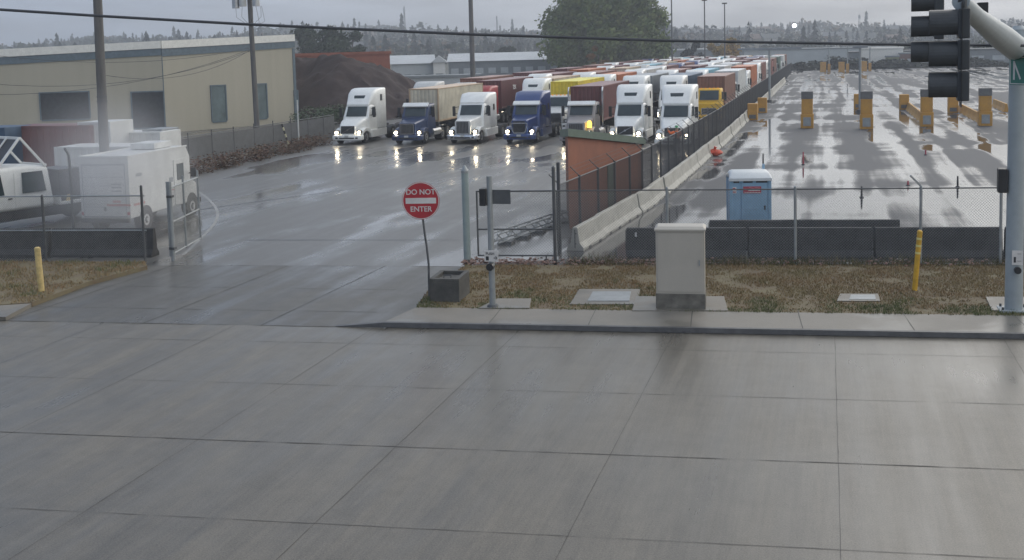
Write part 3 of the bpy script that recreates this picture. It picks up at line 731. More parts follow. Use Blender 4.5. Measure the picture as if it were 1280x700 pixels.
# jersey barriers on the yard side
barm=mat('barrier_concrete',(.33,.32,.29),.7,col2=(.45,.44,.40),scale=2.2,bump=.2)
def jersey(name,m,L=3.0,h=.82,w=.6):
    k=Kit(name); b=mb(m); P=[(-w/2,0),(w/2,0),(w/2,.09),(w*.27,.28),(.09,h-.03),(.07,h),(-.07,h),(-.09,h-.03),(-w*.27,.28),(-w/2,.09)]
    b.loft([[(x,y,z) for x,z in P] for y in(.02,L-.02)])
    k.part('concrete',b,.012)
    s=mb(under); 
    for y in(L*.28,L*.72): s.box(-.2,.2,y-.14,y+.14,-.002,.06) if False else s.box(-w/2-.004,w/2+.004,y-.16,y+.16,.005,.06)
    k.part('forklift_slot',s)
    s=mb(galvd); 
    for z in(.25,.6): s.tube([(0,-.02,z),(.05,.0,z),(0,.03,z)],.015,5)
    s.cyl((0,.0,.1),(0,.0,h-.08),.018,n=6); k.part('linking_pin',s)
    return k
JB=jersey('jersey_barrier',barm)
ba=Vector((-8.0,38.6,0)); y=ba.y; i=0
while y<205:
    x=bx(y)+R.uniform(-.04,.04)
    JB.place((x,y,0),math.atan2(-(bx(y+3)-bx(y)),3)+rad(R.uniform(-.6,.6)),label='pale concrete jersey barrier in the row along the foot of the yard fence',cat='barrier',group='jersey barriers along the yard fence'); y+=3.04;i+=1
# further line where the fence jogs
# black barrier wall behind the street fence
darkb=mat('dark_barrier_concrete',(.03,.031,.032),.8,col2=(.06,.06,.062),scale=2.5,bump=.25)
DB=jersey('dark_barrier',darkb,L=3.9,h=1.0,w=.62)
DG='dark barriers behind the street fence'
q0=G(783,322); 
for i in range(6):
    p=q0+fd*(i*3.96)+Vector((0,0,0))
    e=DB.place(p,math.atan2(fd.y,fd.x)-rad(90),label=['black barrier block with a white tag on its end, nearest the jersey barrier row','black barrier block directly behind the utility cabinet','black barrier block between the cabinet and the blue toilet','black barrier block behind the leaning yellow stake','black barrier block beside the signal pole','black barrier block right of the signal pole'][i],cat='barrier',group=DG)
p=q0+fd*.1+Vector((-.05,-.42,.86))
b=mb(mat('white_tag',(.6,.6,.6),.6)); b.box(-.03,.03,-.02,.0,-.07,.07); b.obj('reflector_tag',loc=q0+fd*.35+Vector((0,-.17,.8)),label='small white tag on the end of the first black barrier',cat='tag')
for i,x in enumerate((886,975)):
    DB.place(G(x,312)+Vector((0,.1,.0)),math.atan2(fd.y,fd.x)-rad(90),label=['black barrier of the rear row, left of the blue toilet','black barrier of the rear row, in front of the blue toilet'][i],cat='barrier',group='rear row of dark barriers')
for i in range(3):
    DB.place(G(192,322)+Vector((-(i+1)*3.96,-.44*(i+1)+.3,0)),math.atan2(fd.y,fd.x)-rad(90),label=['black barrier behind the left fence, beside the open gate leaf','black barrier behind the left fence, below the van','black barrier behind the left fence, at the left edge of the picture'][i],cat='barrier',group='dark barriers behind the left fence')
# left fence
lfn=empty('left_fence',FL(-22.4),label='chain-link fence with middle rail in front of the white van on the left',cat='fence',group='chain-link fences')
b=mb(wirem); a=FL(-38); c=FL(-22.2); chainlink(b,a,fd,(c-a).length,.1,2.3,.06,.004); under_(b,'wire_mesh',lfn)
for x,h in((-37,2.4),(-33,2.4),(-29.3,2.4),(-25.9,3.9),(-22.3,2.7)):
    p=FL(x); b=mb(galvd); post(b,p,h if x!=-25.9 else 2.4,.045)
    if x==-25.9: pass
    under_(b,'post',lfn)
b=mb(galv)
for z in(2.38,1.2): b.cyl(FL(-38)+Vector((0,0,z)),FL(-22.2)+Vector((0,0,z)),.024,n=8)
under_(b,'rail',lfn)
# open gate leaf swung back beside the van
gq=G(214,327)+Vector((-.1,.15,0)); gq2=G(196,322)+Vector((0,3.0,0))
ol=empty('open_gate_leaf',gq,label='grey chain-link gate leaf swung open edge-on beside the white van',cat='gate')
u=(gq2-gq).normalized(); Lg=(gq2-gq).length
b=mb(galv)
for z in(.2,1.3,2.5): b.cyl(gq+Vector((0,0,z)),gq2+Vector((0,0,z)),.03,n=8)
for t in(0,.5,1): q=gq.lerp(gq2,t); b.cyl((q.x,q.y,.15),(q.x,q.y,2.75),.04,n=8)
under_(b,'frame',ol)
b=mb(wirem); chainlink(b,gq,u,Lg,.2,2.3,.055,.006); under_(b,'wire_mesh',ol)
op=G(217,326); e=empty('swing_gate_post',op,label='grey steel post at the open end of the left fence',cat='post')
b=mb(galv); b.cyl((op.x,op.y,0),(op.x,op.y,2.75),.07,n=12); under_(b,'shaft',e,smooth=True); b=mb(galvd)
for z in(.4,2.2): b.box(op.x-.1,op.x+.1,op.y-.09,op.y+.09,z,z+.08)
under_(b,'hinge',e)
tp=G(93,300); e=empty('curved_pole',tp,label='thin grey pole with curved top standing between the crew truck and the van',cat='pole')
b=mb(galvd); b.tube([(tp.x,tp.y,0),(tp.x,tp.y,3.0),(tp.x-.02,tp.y,3.35),(tp.x-.18,tp.y,3.6)],.05,8); under_(b,'shaft',e,smooth=True)

# leaning yellow bollard, left
def leanbox(name,px,py,pytop,dx,w,m,label,cat,m2=None):
    p=G(px,py,Z); h=HT(p,pytop)-Z; e=empty(name,p,label=label,cat=cat)
    b=mb(m); b.cyl((0,0,-.05),(dx,0,h),w,n=14); b.cyl((dx,0,h),(dx*1.03,0,h+.03),w,w*.6,n=14); b.obj('shaft',e,smooth=True)
    if m2:
        b=mb(m2)
        for t in(.62,.74,.86): b=mb(m2); b.cyl((dx*t,0,h*t),(dx*(t+.035),0,h*(t+.035)),w*1.04,n=14); b.obj('band',e)
    return e
yb=mat('faded_yellow_paint',(.55,.42,.18),.7,var=.3,scale=6); yo=mat('orange_yellow_plastic',(.62,.36,.03),.5,var=.2,scale=5)
leanbox('bollard',52,364,310,-.05,.09,yb,'faded yellow concrete-filled bollard leaning in the left grass','bollard')
e=leanbox('marker_stake',1143,363,289,.13,.07,yo,'leaning yellow and orange marker stake in the verge grass','stake',mat('stake_band',(.70,.62,.25),.5))
# do not enter sign
sp=G(536,374,.03); H1=HT(sp,276); cx=HT(sp,252)
e=empty('do_not_enter_sign',sp,label='round red DO NOT ENTER sign on a bent steel post beside the drive',cat='sign')
b=mb(galvd); b.tube([(.02,0,-.05),(.02,0,.5),(.03,0,1.0),(-.01,0,1.5),(-.06,0,1.9),(-.10,0,2.35),(-.11,0,cx+.3)],.032,8); b.obj('post',e,smooth=True)
sr=mat('sign_red',(.42,.025,.035),.35,var=.12,scale=3); sw=mat('sign_white',(.66,.64,.62),.4,var=.1)
ox=-.12; yaw=math.atan2(-sp.x,-sp.y)  # faces the camera side
face=empty('sign_face',(ox,-.05,cx)); face.parent=e; face.rotation_euler=(0,0,rad(8)); 
bpy.data.objects.remove(face)
Mf=Matrix.Translation((ox,-.05,cx))@Matrix.Rotation(rad(10),4,'Z')
b=mb(sr); b.cyl((0,-.004,0),(0,.004,0),.53,n=48,M=Mf); pn=b.obj('panel',e)
b=mb(sw); b.loft([[(.53*math.cos(t*math.pi/24),-.0045,.53*math.sin(t*math.pi/24)) for t in range(48)],[(.53*math.cos(t*math.pi/24),-.0065,.53*math.sin(t*math.pi/24)) for t in range(48)]],M=Mf)
b=mb(sw)
for t in range(48):
    a0,a1=t*math.pi/24,(t+1)*math.pi/24; b.add([(r*math.cos(a),-.007,r*math.sin(a)) for r,a in((.52,a0),(.52,a1),(.498,a1),(.498,a0))],[(0,1,2,3)],Mf)
b.obj('border',e,fix=False)
b=mb(sw); b.box(-.43,.43,-.010,-.0042,-.08,.08,Mf); b.obj('bar',e)
for s,z in(('DO NOT',.24),('ENTER',-.24)):
    o=text(s,.205,sw,e,(0,0,0),(0,0,0),bold=.003); o.matrix_local=Mf@Matrix.Translation((0,-.009,z))@Matrix.Rotation(rad(90),4,'X')
# concrete block
cb=mat('dark_concrete_block',(.05,.05,.048),.75,col2=(.10,.098,.09),scale=3,bump=.3)
p=G(558,379,.05); e=empty('concrete_block',p,rz=rad(4),label='dark mossy concrete block with a hollow top beside the DO NOT ENTER sign',cat='block')
b=mb(cb); w,dp,h=.42,.62,.72; b.box(-w,w,-dp*.3,dp*1.7,-.05,h-.1); b.box(-w,-w+.12,-dp*.3,dp*1.7,h-.1,h);b.box(w-.12,w,-dp*.3,dp*1.7,h-.1,h);b.box(-w+.12,w-.12,-dp*.3,-dp*.3+.12,h-.1,h-.002);b.box(-w+.12,w-.12,dp*1.7-.12,dp*1.7,h-.1,h-.002); b.obj('body',e,bev=.01)
b=mb(galvd); b.tube([(-.1,.2,h-.12),(-.1,.2,h+.02),(.1,.2,h+.02),(.1,.2,h-.12)],.02,6); b.obj('lifting_eye',e)
# pedestrian signal pole
p=G(616,384,Z); e=empty('pedestrian_signal_pole',p,label='slim grey pole with black pedestrian signal box and push-button plate at the kerb',cat='signal pole'); h=HT(p,220)-Z
b=mb(galv); b.cyl((0,0,0),(0,0,h),.085,.075,n=14); b.obj('pole',e,smooth=True)
b=mb(galvd); b.cyl((0,0,0),(0,0,.08),.17,.13,n=12); b.obj('base',e)
b=mb(blackp); zz=HT(p,257)-Z; b.box(-.26,-.09,-.12,.2,zz,zz+.46); b.box(-.24,-.1,.2,.34,zz+.34,zz+.42); b.obj('signal_box',e,bev=.02)
b=mb(galvd); z1=zz+.04; b.box(.03,.56,.03,.045,z1,z1+.38); b.obj('sign_back',e)
b=mb(sw); z2=HT(p,326)-Z; b.box(-.16,.22,-.115,-.10,z2,z2+.30); sp_=b.obj('crossing_plate',e)
text('PUSH',.1,blackp,e,(.0,-.12,z2+.21),(rad(90),0,0)); b=mb(blackp)
b.bar((.1,-.118,z2+.1),(.19,-.118,z2+.1),.02); b.bar((.15,-.118,z2+.05),(.19,-.118,z2+.1),.02,.01); b.bar((.15,-.118,z2+.15),(.19,-.118,z2+.1),.02,.01); b.box(-.12,-.04,-.12,-.116,z2+.03,z2+.14); b.obj('plate_symbol',e)
b=mb(blackp); b.cyl((0,-.2,z2-.14),(0,-.06,z2-.14),.1,n=14); b.cyl((0,-.23,z2-.14),(0,-.2,z2-.14),.045,n=10); b.obj('push_button',e,smooth=True)
# utility cabinet
cabm=mat('cabinet_beige',(.43,.40,.35),.45,var=.06,scale=1.2); cbase=mat('stained_concrete_base',(.07,.065,.055),.7,col2=(.20,.19,.165),scale=3.2,bump=.2)
p=G(820,386,Z); p2=G(882,387,Z); wd=(p2-p).length; hb=.40; ht=HT(p,289)-Z; ud=(p2-p).normalized(); rz=math.atan2(ud.y,ud.x)
e=empty('utility_cabinet',p,rz=rz,label='tall beige utility cabinet on a stained concrete base',cat='cabinet')
b=mb(cbase); b.box(0,wd,0,.75,-.05,hb); b.obj('plinth',e,bev=.01)
b=mb(cabm); b.box(.012,wd-.012,.012,.73,hb,ht-.002); b.obj('housing',e,bev=.012)
b=mb(cabm); b.loft([[(-.02,-.03,ht),(wd+.02,-.03,ht),(wd+.02,.77,ht),(-.02,.77,ht)],[(-.02,-.03,ht+.05),(wd+.02,-.03,ht+.05),(wd+.02,.77,ht+.05),(-.02,.77,ht+.05)],[(.05,.1,ht+.11),(wd-.05,.1,ht+.11),(wd-.05,.65,ht+.11),(.05,.65,ht+.11)]]); b.obj('lid',e,bev=.006)
b=mb(cabm); b.box(.06,wd-.06,-.003,.011,hb+.06,ht-.06); d_=b.obj('door',e,bev=.004); b=mb(galv); b.box(wd-.16,wd-.13,-.03,-.004,hb+.75,hb+.9); b.obj('handle',d_)
# concrete pads and covers in the grass
padm=walkm
for i,(q,lab) in enumerate((([(724,362),(800,362),(797,381),(712,381)],'wide concrete pad with metal lid left of the cabinet'),([(795,371),(905,371),(910,389),(790,389)],'concrete pad under the utility cabinet'),([(1050,368),(1098,368),(1100,377),(1046,377)],'small concrete cover in the grass left of the yellow stake'),([(622,374),(664,374),(662,386),(598,386)],'cracked concrete pad at the foot of the pedestrian signal pole'),([(1232,372),(1300,372),(1300,389),(1240,389)],'concrete pad at the foot of the traffic signal pole'))):
    P=[G(x,y,Z) for x,y in q]; c=sum(P,Vector())/4; e=empty('utility_pad',(c.x,c.y,Z),label=lab,cat='concrete pad')
    b=mb(padm); b.prism([(a.x-c.x,a.y-c.y) for a in P][::-1],-.05,.02+.002*i); b.obj('slab',e,bev=.008)
    if i in(0,2):
        b=mb(galv); b.prism([((a.x-c.x)*.62+.1,(a.y-c.y)*.62) for a in P][::-1],.01,.034); b.obj('lid',e,bev=.004)
# traffic signal pole, mast arm and two signal heads
sgm=mat('signal_pole_grey',(.33,.37,.39),.5,var=.08)
p=G(1267,388,Z); e=empty('traffic_signal_pole',p,label='thick grey traffic signal pole with long mast arm at the right edge',cat='signal pole')
hp=7.0
b=mb(sgm); b.cyl((0,0,0),(0,0,hp),.215,.19,n=24); b.obj('pole',e,smooth=True)
b=mb(sgm); b.cyl((0,0,hp),(0,0,hp+.1),.2,.1,n=20); b.obj('cap',e,smooth=True)
b=mb(sgm); b.box(-.36,.36,-.3,.3,0,.05); b.obj('base_plate',e,bev=.01); b=mb(galvd)
for sx in(-1,1):
    for sy in(-1,1): b.cyl((sx*.28,sy*.22,.05),(sx*.28,sy*.22,.12),.03,n=6)
b.obj('anchor_bolt',e)
def R3(x,y,dist): 
    d=ray(x,y); return EYE+d*(dist/ -(RC.transposed()@d).z)
armpts=[R3(1272,62,29.0),R3(1253,47,22.0),R3(1220,21,15.6),R3(1201,2,13.6)]
b=mb(sgm); b.tube([q-p for q in armpts],[.31,.24,.125,.10],16); b.obj('mast_arm',e,smooth=True)
b=mb(galvd); b.tube([armpts[3]-p,R3(1200,-4,13.7)-p,R3(1185,-26,15)-p,R3(1170,-30,16.2)-p],.035,8); b.obj('bracket_pipe',e,smooth=True)
b=mb(sgm); b.cyl((-.02,-.24,armpts[0].z-p.z-.3),(-.02,-.24,armpts[0].z-p.z+.3),.2,n=16); b.obj('arm_bracket',e)
b=mb(sw); zz=HT(p,329)-Z; b.box(-.09,.16,-.235,-.222,zz,zz+.36); b.obj('crossing_plate',e); b=mb(blackp); b.box(-.05,.0,-.24,-.236,zz+.06,zz+.2); b.bar((.03,-.239,zz+.1),(.12,-.239,zz+.1),.02,.006); b.bar((.03,-.239,zz+.28),(.12,-.239,zz+.28),.02,.006); b.obj('plate_symbol',e)
b=mb(blackp); b.cyl((.04,-.32,zz-.13),(.04,-.2,zz-.13),.085,n=14); b.obj('push_button',e,smooth=True)
b=mb(blackp); z5=HT(p,228)-Z; b.box(-.42,-.2,-.16,.16,z5-.25,z5+.35); b.obj('pedestrian_signal',e,bev=.03)
sgn=mat('street_sign_green',(.01,.17,.13),.4)
sg0=R3(1263,70,27.5); b=mb(sgn); q=R3(1300,72,26.5); v=(q-sg0).normalized(); M_=Matrix.Translation(sg0)@Matrix.Rotation(math.atan2(v.y,v.x),4,'Z')
sgno=empty('street_name_sign',sg0,rz=math.atan2(v.y,v.x),label='green street name sign with pale border hanging under the mast arm',cat='sign')
b.box(0,1.8,-.02,.02,-.68,0.0); b.obj('panel',sgno,bev=.01)
b=mb(sw); 
for a_ in((.03,1.77,-.04,-.02),(.03,1.77,-.66,-.64)): b.box(a_[0],a_[1],-.026,-.021,a_[2],a_[3])
b.box(.03,.05,-.026,-.021,-.64,-.04); b.box(.14,.2,-.026,-.021,-.56,-.12); b.bar((.17,-.024,-.14),(.4,-.024,-.54),.05,.004,up=(0,1,0)); b.obj('lettering',sgno)
b=mb(galvd); b.cyl((.5,0,0),(.5,0,.35),.03,n=8); b.cyl((1.3,0,0),(1.3,0,.35),.03,n=8); b.obj('hanger',sgno)
# signal heads
lensr=mat('dark_lens_red',(.10,.01,.01),.2); lensy=mat('dark_lens_amber',(.12,.07,.01),.2); lensg=mat('dark_lens_green',(.01,.07,.05),.2)
housing=mat('signal_housing',(.05,.055,.06),.45,var=.2,scale=5)
def head(P,pitch,n,rz,label,wb=.42,hang=1.0,back=True):
    e=empty('traffic_signal',P,rz=rz,label=label,cat='traffic signal',group='traffic signals on the mast arm'); s=pitch
    b=mb(housing)
    for i in range(n): b.box(-s*.46,s*.46,0,s*.36,-s*(i+1)+.01,-s*i-.01)
    b.obj('housing',e,bev=.015)
    if back:
        b=mb(blackp); b.box(-s*.56,s*.56,s*.10,s*.13,-s*n-.06,.06); b.obj('backplate',e,bev=.003)
    for i in range(n):
        z=-s*(i+.5); m=(lensr,lensy,lensg)[i%3]
        b=mb(m); b.cyl((0,.0,z),(0,-.03,z),s*.40,s*.3,n=20); b.obj('lens',e,smooth=True)
        b=mb(housing); rings=[]
        ro,ri=s*.46,s*.43; m_=22; vs=[];fs=[]
        for y,cut in((0,0),(-s*.86,.0)):
            for r in(ro,ri):
                for t in range(m_+1):
                    a=rad(-50+280*t/m_); vs.append((r*math.cos(a),y,z+r*math.sin(a)))
        k=m_+1
        for t in range(m_):
            fs+=[(t,t+1,2*k+t+1,2*k+t),(k+t,k+t+1,3*k+t+1,3*k+t),(2*k+t,2*k+t+1,3*k+t+1,3*k+t)]
        fs+=[(0,2*k,3*k,k),(m_,2*k+m_,3*k+m_,k+m_)]
        b.add(vs,fs); b.obj('visor',e,smooth=False)
    b=mb(galvd); b.cyl((0,s*.2,-.0),(0,s*.2,hang),.028,n=10); b.obj('hanger',e)
    return e
hb_=R3(1197,10,13.6)
head(hb_,.365,3,rad(-93),'large black traffic signal on the mast arm, the one nearer the pole',hang=.25)
ha_=R3(1168,-12,16.2)
head(ha_+Vector((0,0,.02)),.355,3,rad(-94),'black traffic signal partly hidden behind the nearer one, cut by the picture top',hang=.15,back=False)
sc=R3(1227,22,17); e=empty('arm_sensor',sc,label='small dark detector camera perched on top of the mast arm',cat='sensor')
b=mb(blackp); b.cyl((0,0,-.12),(0,0,.1),.03,n=8); b.obj('bracket',e); b=mb(blackp); b.box(-.06,.08,-.1,.1,.06,.22); b.box(-.22,-.06,-.08,.08,.16,.19); b.box(-.2,-.06,-.08,.08,.07,.09); b.obj('body',e,bev=.012)
# overhead cable bundle
cm_=mat('black_cable',(.06,.065,.075),.6)
def wire(name,pts,r,label,cat,sag=0,group=None,n=6):
    b=mb(cm_); P=[]
    for i in range(len(pts)-1):
        a,c=Vector(pts[i]),Vector(pts[i+1])
        for t in range(12):
            t/=12; q=a.lerp(c,t); q.z-=sag*4*t*(1-t); P.append(q)
    P.append(Vector(pts[-1])); b.tube(P,r,n); return b.obj(name,label=label,cat=cat,group=group,smooth=True)
wire('overhead_cable',[R3(-900,-60,24),R3(-200,-1,24),R3(0,12,24),R3(125,20,24),R3(310,30.5,24),R3(590,43,24),R3(840,51,24),R3(1140,56,24),R3(1280,57,24),R3(1900,50,24)],.030,'thick black overhead cable crossing the whole view above the trucks','cable')
# portable toilet
tb=mat('toilet_blue_plastic',(.23,.38,.52),.4,var=.1); tw=mat('translucent_white_roof',(.62,.65,.66),.4,var=.05); tr_=mat('toilet_sign_red',(.40,.05,.08),.5)
p=G(936,291); W_=.72; e=empty('portable_toilet',p,rz=rad(10),label='blue portable toilet with a white domed roof and red and white sign',cat='portable toilet')
b=mb(tb); b.box(-W_,W_,-.6,.6,.12,2.0); 
for sx in(-1,1):
    for sy in(-1,1): b.box(*sorted((sx*(W_-.09),sx*(W_+.03))),*sorted((sy*.53,sy*.63)),.1,2.03)
b.obj('walls',e,bev=.015)
b=mb(tb); b.box(-.32,W_-.12,-.635,-.602,.18,1.92); dr=b.obj('door',e,bev=.008); b=mb(blackp); b.box(W_-.24,W_-.19,-.66,-.636,.95,1.1); b.obj('handle',dr)
b=mb(tb)
for i in range(7): x=-.24+i*.12; b.box(x,x+.05,-.648,-.636,.25,.85)
b.box(-.28,W_-.16,-.65,-.636,.98,1.01); b.obj('rib',dr)
b=mb(blackp); 
for x0,x1 in((-.6,-.4),(-.25,.08),(.2,.6)): b.box(x0,x1,-.612,-.601,1.93,1.985)
b.obj('vent',e)
b=mb(tw); b.loft([rring(-.68,W_+.05,2.0,2.1,.04),rring(-.5,W_+.04,2.0,2.26,.12),rring(-.1,W_+.0,2.0,2.36,.18),rring(.3,W_+.02,2.0,2.33,.16),rring(.66,W_+.05,2.0,2.12,.05)]); b.obj('roof',e,smooth=True)
b=mb(tb); b.cyl((.6,.45,2.0),(.6,.45,2.5),.05,n=10); b.obj('vent_pipe',e)
b=mb(mat('skid_black',(.03,.03,.03),.7)); b.box(-.74,.74,-.62,.62,0,.12); b.obj('skid',e,bev=.01)
b=mb(tr_); b.box(-.26,.38,-.658,-.652,1.55,1.80); b.obj('door_sign',e); b=mb(sw); b.box(-.08,.34,-.664,-.66,1.64,1.69); b.bar((-.06,-.662,1.76),(.1,-.662,1.74),.03,.004); b.bar((.14,-.662,1.76),(.33,-.662,1.74),.03,.004); b.box(-.22,.36,-.664,-.66,1.565,1.585); b.obj('sign_mark',e)
b=mb(sw); b.box(-.66,-.5,-.612,-.603,1.55,1.78); b.obj('notice',e); b=mb(tr_); b.box(-.64,-.54,-.617,-.613,1.68,1.75); b.box(-.64,-.52,-.617,-.613,1.58,1.62); b.obj('notice_mark',e)
# ------------------------------------------------------------------ left side vehicles and buildings
vw=mat('van_white',(.56,.57,.56),.4,var=.12,scale=1.2); 
# step van: local x = right when seen from behind, y = forward, origin rear-right ground corner
A_=G(165,293); B_=G(98,292); C_=G(243,279)
fwd=(C_-A_).normalized(); Lv=5.6; Wv=2.15; rz=math.atan2(fwd.y,fwd.x)-rad(90)
# the rear face looks towards the camera's left; blend the heading so both faces show
rz=rad(VANRZ)
e=empty('step_van',A_,rz=rz,label='white box step van parked with its rear to the left fence',cat='van'); hV=HT(A_,196)
b=mb(vw); b.loft([rring(0,Wv/2,.62,hV-.02,.05),rring(4.9,Wv/2,.62,hV+.02,.05),rring(5.25,Wv/2-.02,.62,hV-.35,.12)],Matrix.Translation((-Wv/2,0,0))); b.obj('body',e,smooth=False)
b=mb(mat('van_roof_edge',(.60,.61,.60),.4)); 
for x in(-Wv-.02,-.03): b.box(x,x+.05,0,5.0,hV-.03,hV+.04)
b.box(-Wv+.03,-.03,-.03,0.02,hV-.05,hV+.04); b.box(-1.6,-.5,3.1,4.6,hV+.03,hV+.28); b.obj('roof_rail',e,bev=.01)
b=mb(vw); b.box(-Wv+.1,-.1,-.035,-.003,.72,hV-.32); d_=b.obj('rear_door',e,bev=.01)
b=mb(galvd); b.box(-1.12,-1.02,-.06,-.036,.95,1.1); b.obj('handle',d_)
b=mb(greyp); 
for z in(1.72,1.86,2.0): b.box(-.75,-.32,-.045,-.036,z,z+.05)
b.obj('louvre',d_)
b=mb(greyp)
for x in(-Wv+.13,-.16): b.box(x,x+.025,-.04,-.002,.7,hV-.28)
b.box(-Wv+.13,-.135,-.04,-.002,hV-.33,hV-.30); b.box(-Wv+.13,-.135,-.042,-.002,.70,.73)
for z in(1.1,1.5,1.95,2.3): b.box(-Wv+.16,-.16,-.040,-.036,z,z+.012)
b.obj('seal',d_)
b=mb(blackp); b.box(-Wv+.02,-.02,-.12,.0,.48,.64); b.obj('step_bumper',e,bev=.01)
rl_=mat('van_red_lettering',(.45,.10,.09),.5)
b=mb(rl_)
x=-.98
for i in range(11): 
    w_=R.uniform(.05,.09); b.box(x,x+w_,-.045,-.037,1.14,1.14+R.uniform(.07,.1)); x+=w_+.025
x=-.72
for i in range(4): b.box(x,x+.06,-.045,-.037,1.28,1.37); x+=.09
b.obj('lettering',e); b=mb(rl_)
for x_,y_,z_ in ((.0,.3,1.18),): 
    y=.3
    for i in range(6): b.box(.003,.01,y,y+.1,1.1,1.19); y+=.15
b.box(.003,.01,3.05,3.18,.98,1.36); b.box(.003,.01,3.4,4.2,1.33,1.37); b.obj('side_lettering',e)
b=mb(greyp); b.box(.003,.012,.55,1.0,2.25,2.38); b.box(.003,.012,3.3,3.6,1.7,1.9) ; b.obj('side_marking',e)
b=mb(vw); b.box(.004,.03,3.7,4.75,.68,hV-.5); sd_=b.obj('side_door',e,bev=.01); b=mb(glass); b.box(.031,.045,3.95,4.55,1.72,2.42); b.obj('window',sd_)
b=mb(glass); b.box(-Wv+.12,-.12,5.2,5.28,1.75,2.5); b.obj('windscreen',e)
b=mb(vw); b.loft([rring(5.2,Wv/2-.04,.62,1.7,.1),rring(5.95,Wv/2-.1,.62,1.45,.15)],Matrix.Translation((-Wv/2,0,0))); b.obj('bonnet',e,smooth=True)
b=mb(blackp); b.box(-Wv-.02,.02,5.95,6.1,.5,.72); b.obj('front_bumper',e,bev=.02); b=mb(under); b.box(-Wv+.05,-.05,-.18,.0,.5,.62); b.box(-Wv/2-.4,-Wv/2+.4,0,5.9,.45,.62); b.obj('underframe',e)
b=mb(blackp); b.box(.12,.34,5.05,5.12,1.75,2.15); b.bar((0,5.1,1.9),(.2,5.08,1.95),.04); b.obj('mirror',e,bev=.01)
b=mb(tr_); b.box(-Wv+.03,-Wv+.12,-.045,-.0,.78,.9); b.box(-.12,-.03,-.045,-.0,.78,.9); b.obj('tail_lamp',e)
for x,y in((-.13,1.2),(-Wv+.13,1.2),(-.13,5.25),(-Wv+.13,5.25)):
    q=MB(); wheel(q,x,y,.42,.3); w_=q.obj('wheel',e,bev=.03); q=MB(); rim(q,x,y,.42,.3,1 if x>-1 else -1); q.obj('rim',w_)
    q=mb(blackp); q.cyl((x-.13,y,.5),(x+.145,y,.5),.52,n=20); q.obj('wheel_arch',e)
# crew truck on the far left (cab with a slanted frame on top)
wp_=mat('crew_white',(.66,.67,.66),.35,var=.08)
P_=G(70,282); e=empty('work_truck',P_,rz=rad(-22),label='white crew-cab work truck with a slanted frame on its roof, at the left edge',cat='work truck')
hc=HT(P_,204)
b=mb(wp_); b.loft([rring(-5.2,1.1,.85,hc-.05,.18,hwt=1.0),rring(-1.0,1.1,.85,hc,.18,hwt=1.0),rring(.0,1.08,.85,hc-.08,.2,sl=-.10,hwt=.98)],Matrix.Translation((-1.1,0,0))@Matrix.Rotation(0,4,'Z')); b.obj('cab',e,smooth=True)
for y0,y1 in((-3.6,-2.2),(-1.4,-.35)): 
    b=mb(glass); b.loft([[(-.012,y0,1.55),(-.012,y1,1.55),(-.08,y1-.1,2.4),(-.08,y0+.05,2.4)],[(.03,y0,1.55),(.03,y1,1.55),(-.035,y1-.1,2.4),(-.035,y0+.05,2.4)]]); b.obj('side_window',e)
b=mb(blackp); b.box(-1.9,-.3,-.14,.02,1.5,2.35); b.obj('rear_window',e)
b=mb(vw); b.box(-.004,.006,-1.75,-1.72,.9,2.4); b.box(-.004,.006,-3.9,-3.87,.9,2.4); b.obj('door_seam',e); b=mb(blackp)
b.box(.003,.03,-2.05,-1.88,1.35,1.4); b.box(.003,.03,-4.2,-4.05,1.35,1.4); b.obj('door_handle',e)
b=mb(under); b.box(-2.1,-.1,-5.3,3.2,.45,.86); b.obj('chassis',e,bev=.02)
b=mb(wp_); b.box(-2.2,0,.25,3.2,.86,.98); b.box(-2.2,0,.25,.33,.98,1.2); b.obj('flat_bed',e,bev=.015)
b=mb(blackp); b.box(-2.0,-.2,.4,1.5,.98,2.35); b.obj('tool_crate',e,bev=.03)
b=mb(wp_); 
for x in(-2.0,-1.1,-.2): b.bar((x,-2.3,hc),(x,-1.3,hc+1.15),.09); 
for x in(-2.0,-.2): b.bar((x,-.2,hc-.1),(x,-1.25,hc+1.15),.09)
b.bar((-2.05,-1.28,hc+1.15),(-.15,-1.28,hc+1.15),.1); b.bar((-2.05,-2.3,hc+.03),(-.15,-2.3,hc+.03),.09); b.bar((-2.05,-.2,hc-.05),(-.15,-.2,hc-.05),.09); b.obj('roof_frame',e,bev=.008)
b=mb(blackp); b.add([(-1.95,-2.26,hc+.08),(-1.15,-2.26,hc+.08),(-1.15,-1.34,hc+1.1),(-1.95,-1.34,hc+1.1),(-1.05,-2.26,hc+.08),(-.25,-2.26,hc+.08),(-.25,-1.34,hc+1.1),(-1.05,-1.34,hc+1.1)],[(0,1,2,3),(4,5,6,7)]); b.obj('frame_mesh',e,fix=False)
b=mb(amberlit if False else yb); b.cyl((-.3,.8,.98),(-.3,.8,1.25),.17,.12,n=12); b.obj('yellow_drum',e,smooth=True)
for y in(-3.6,2.0):
    for x in(-.15,-2.05):
        q=MB(); wheel(q,x,y,.5,.3); w_=q.obj('wheel',e,bev=.03); q=MB(); rim(q,x,y,.5,.3,1 if x>-1 else -1); q.obj('rim',w_)
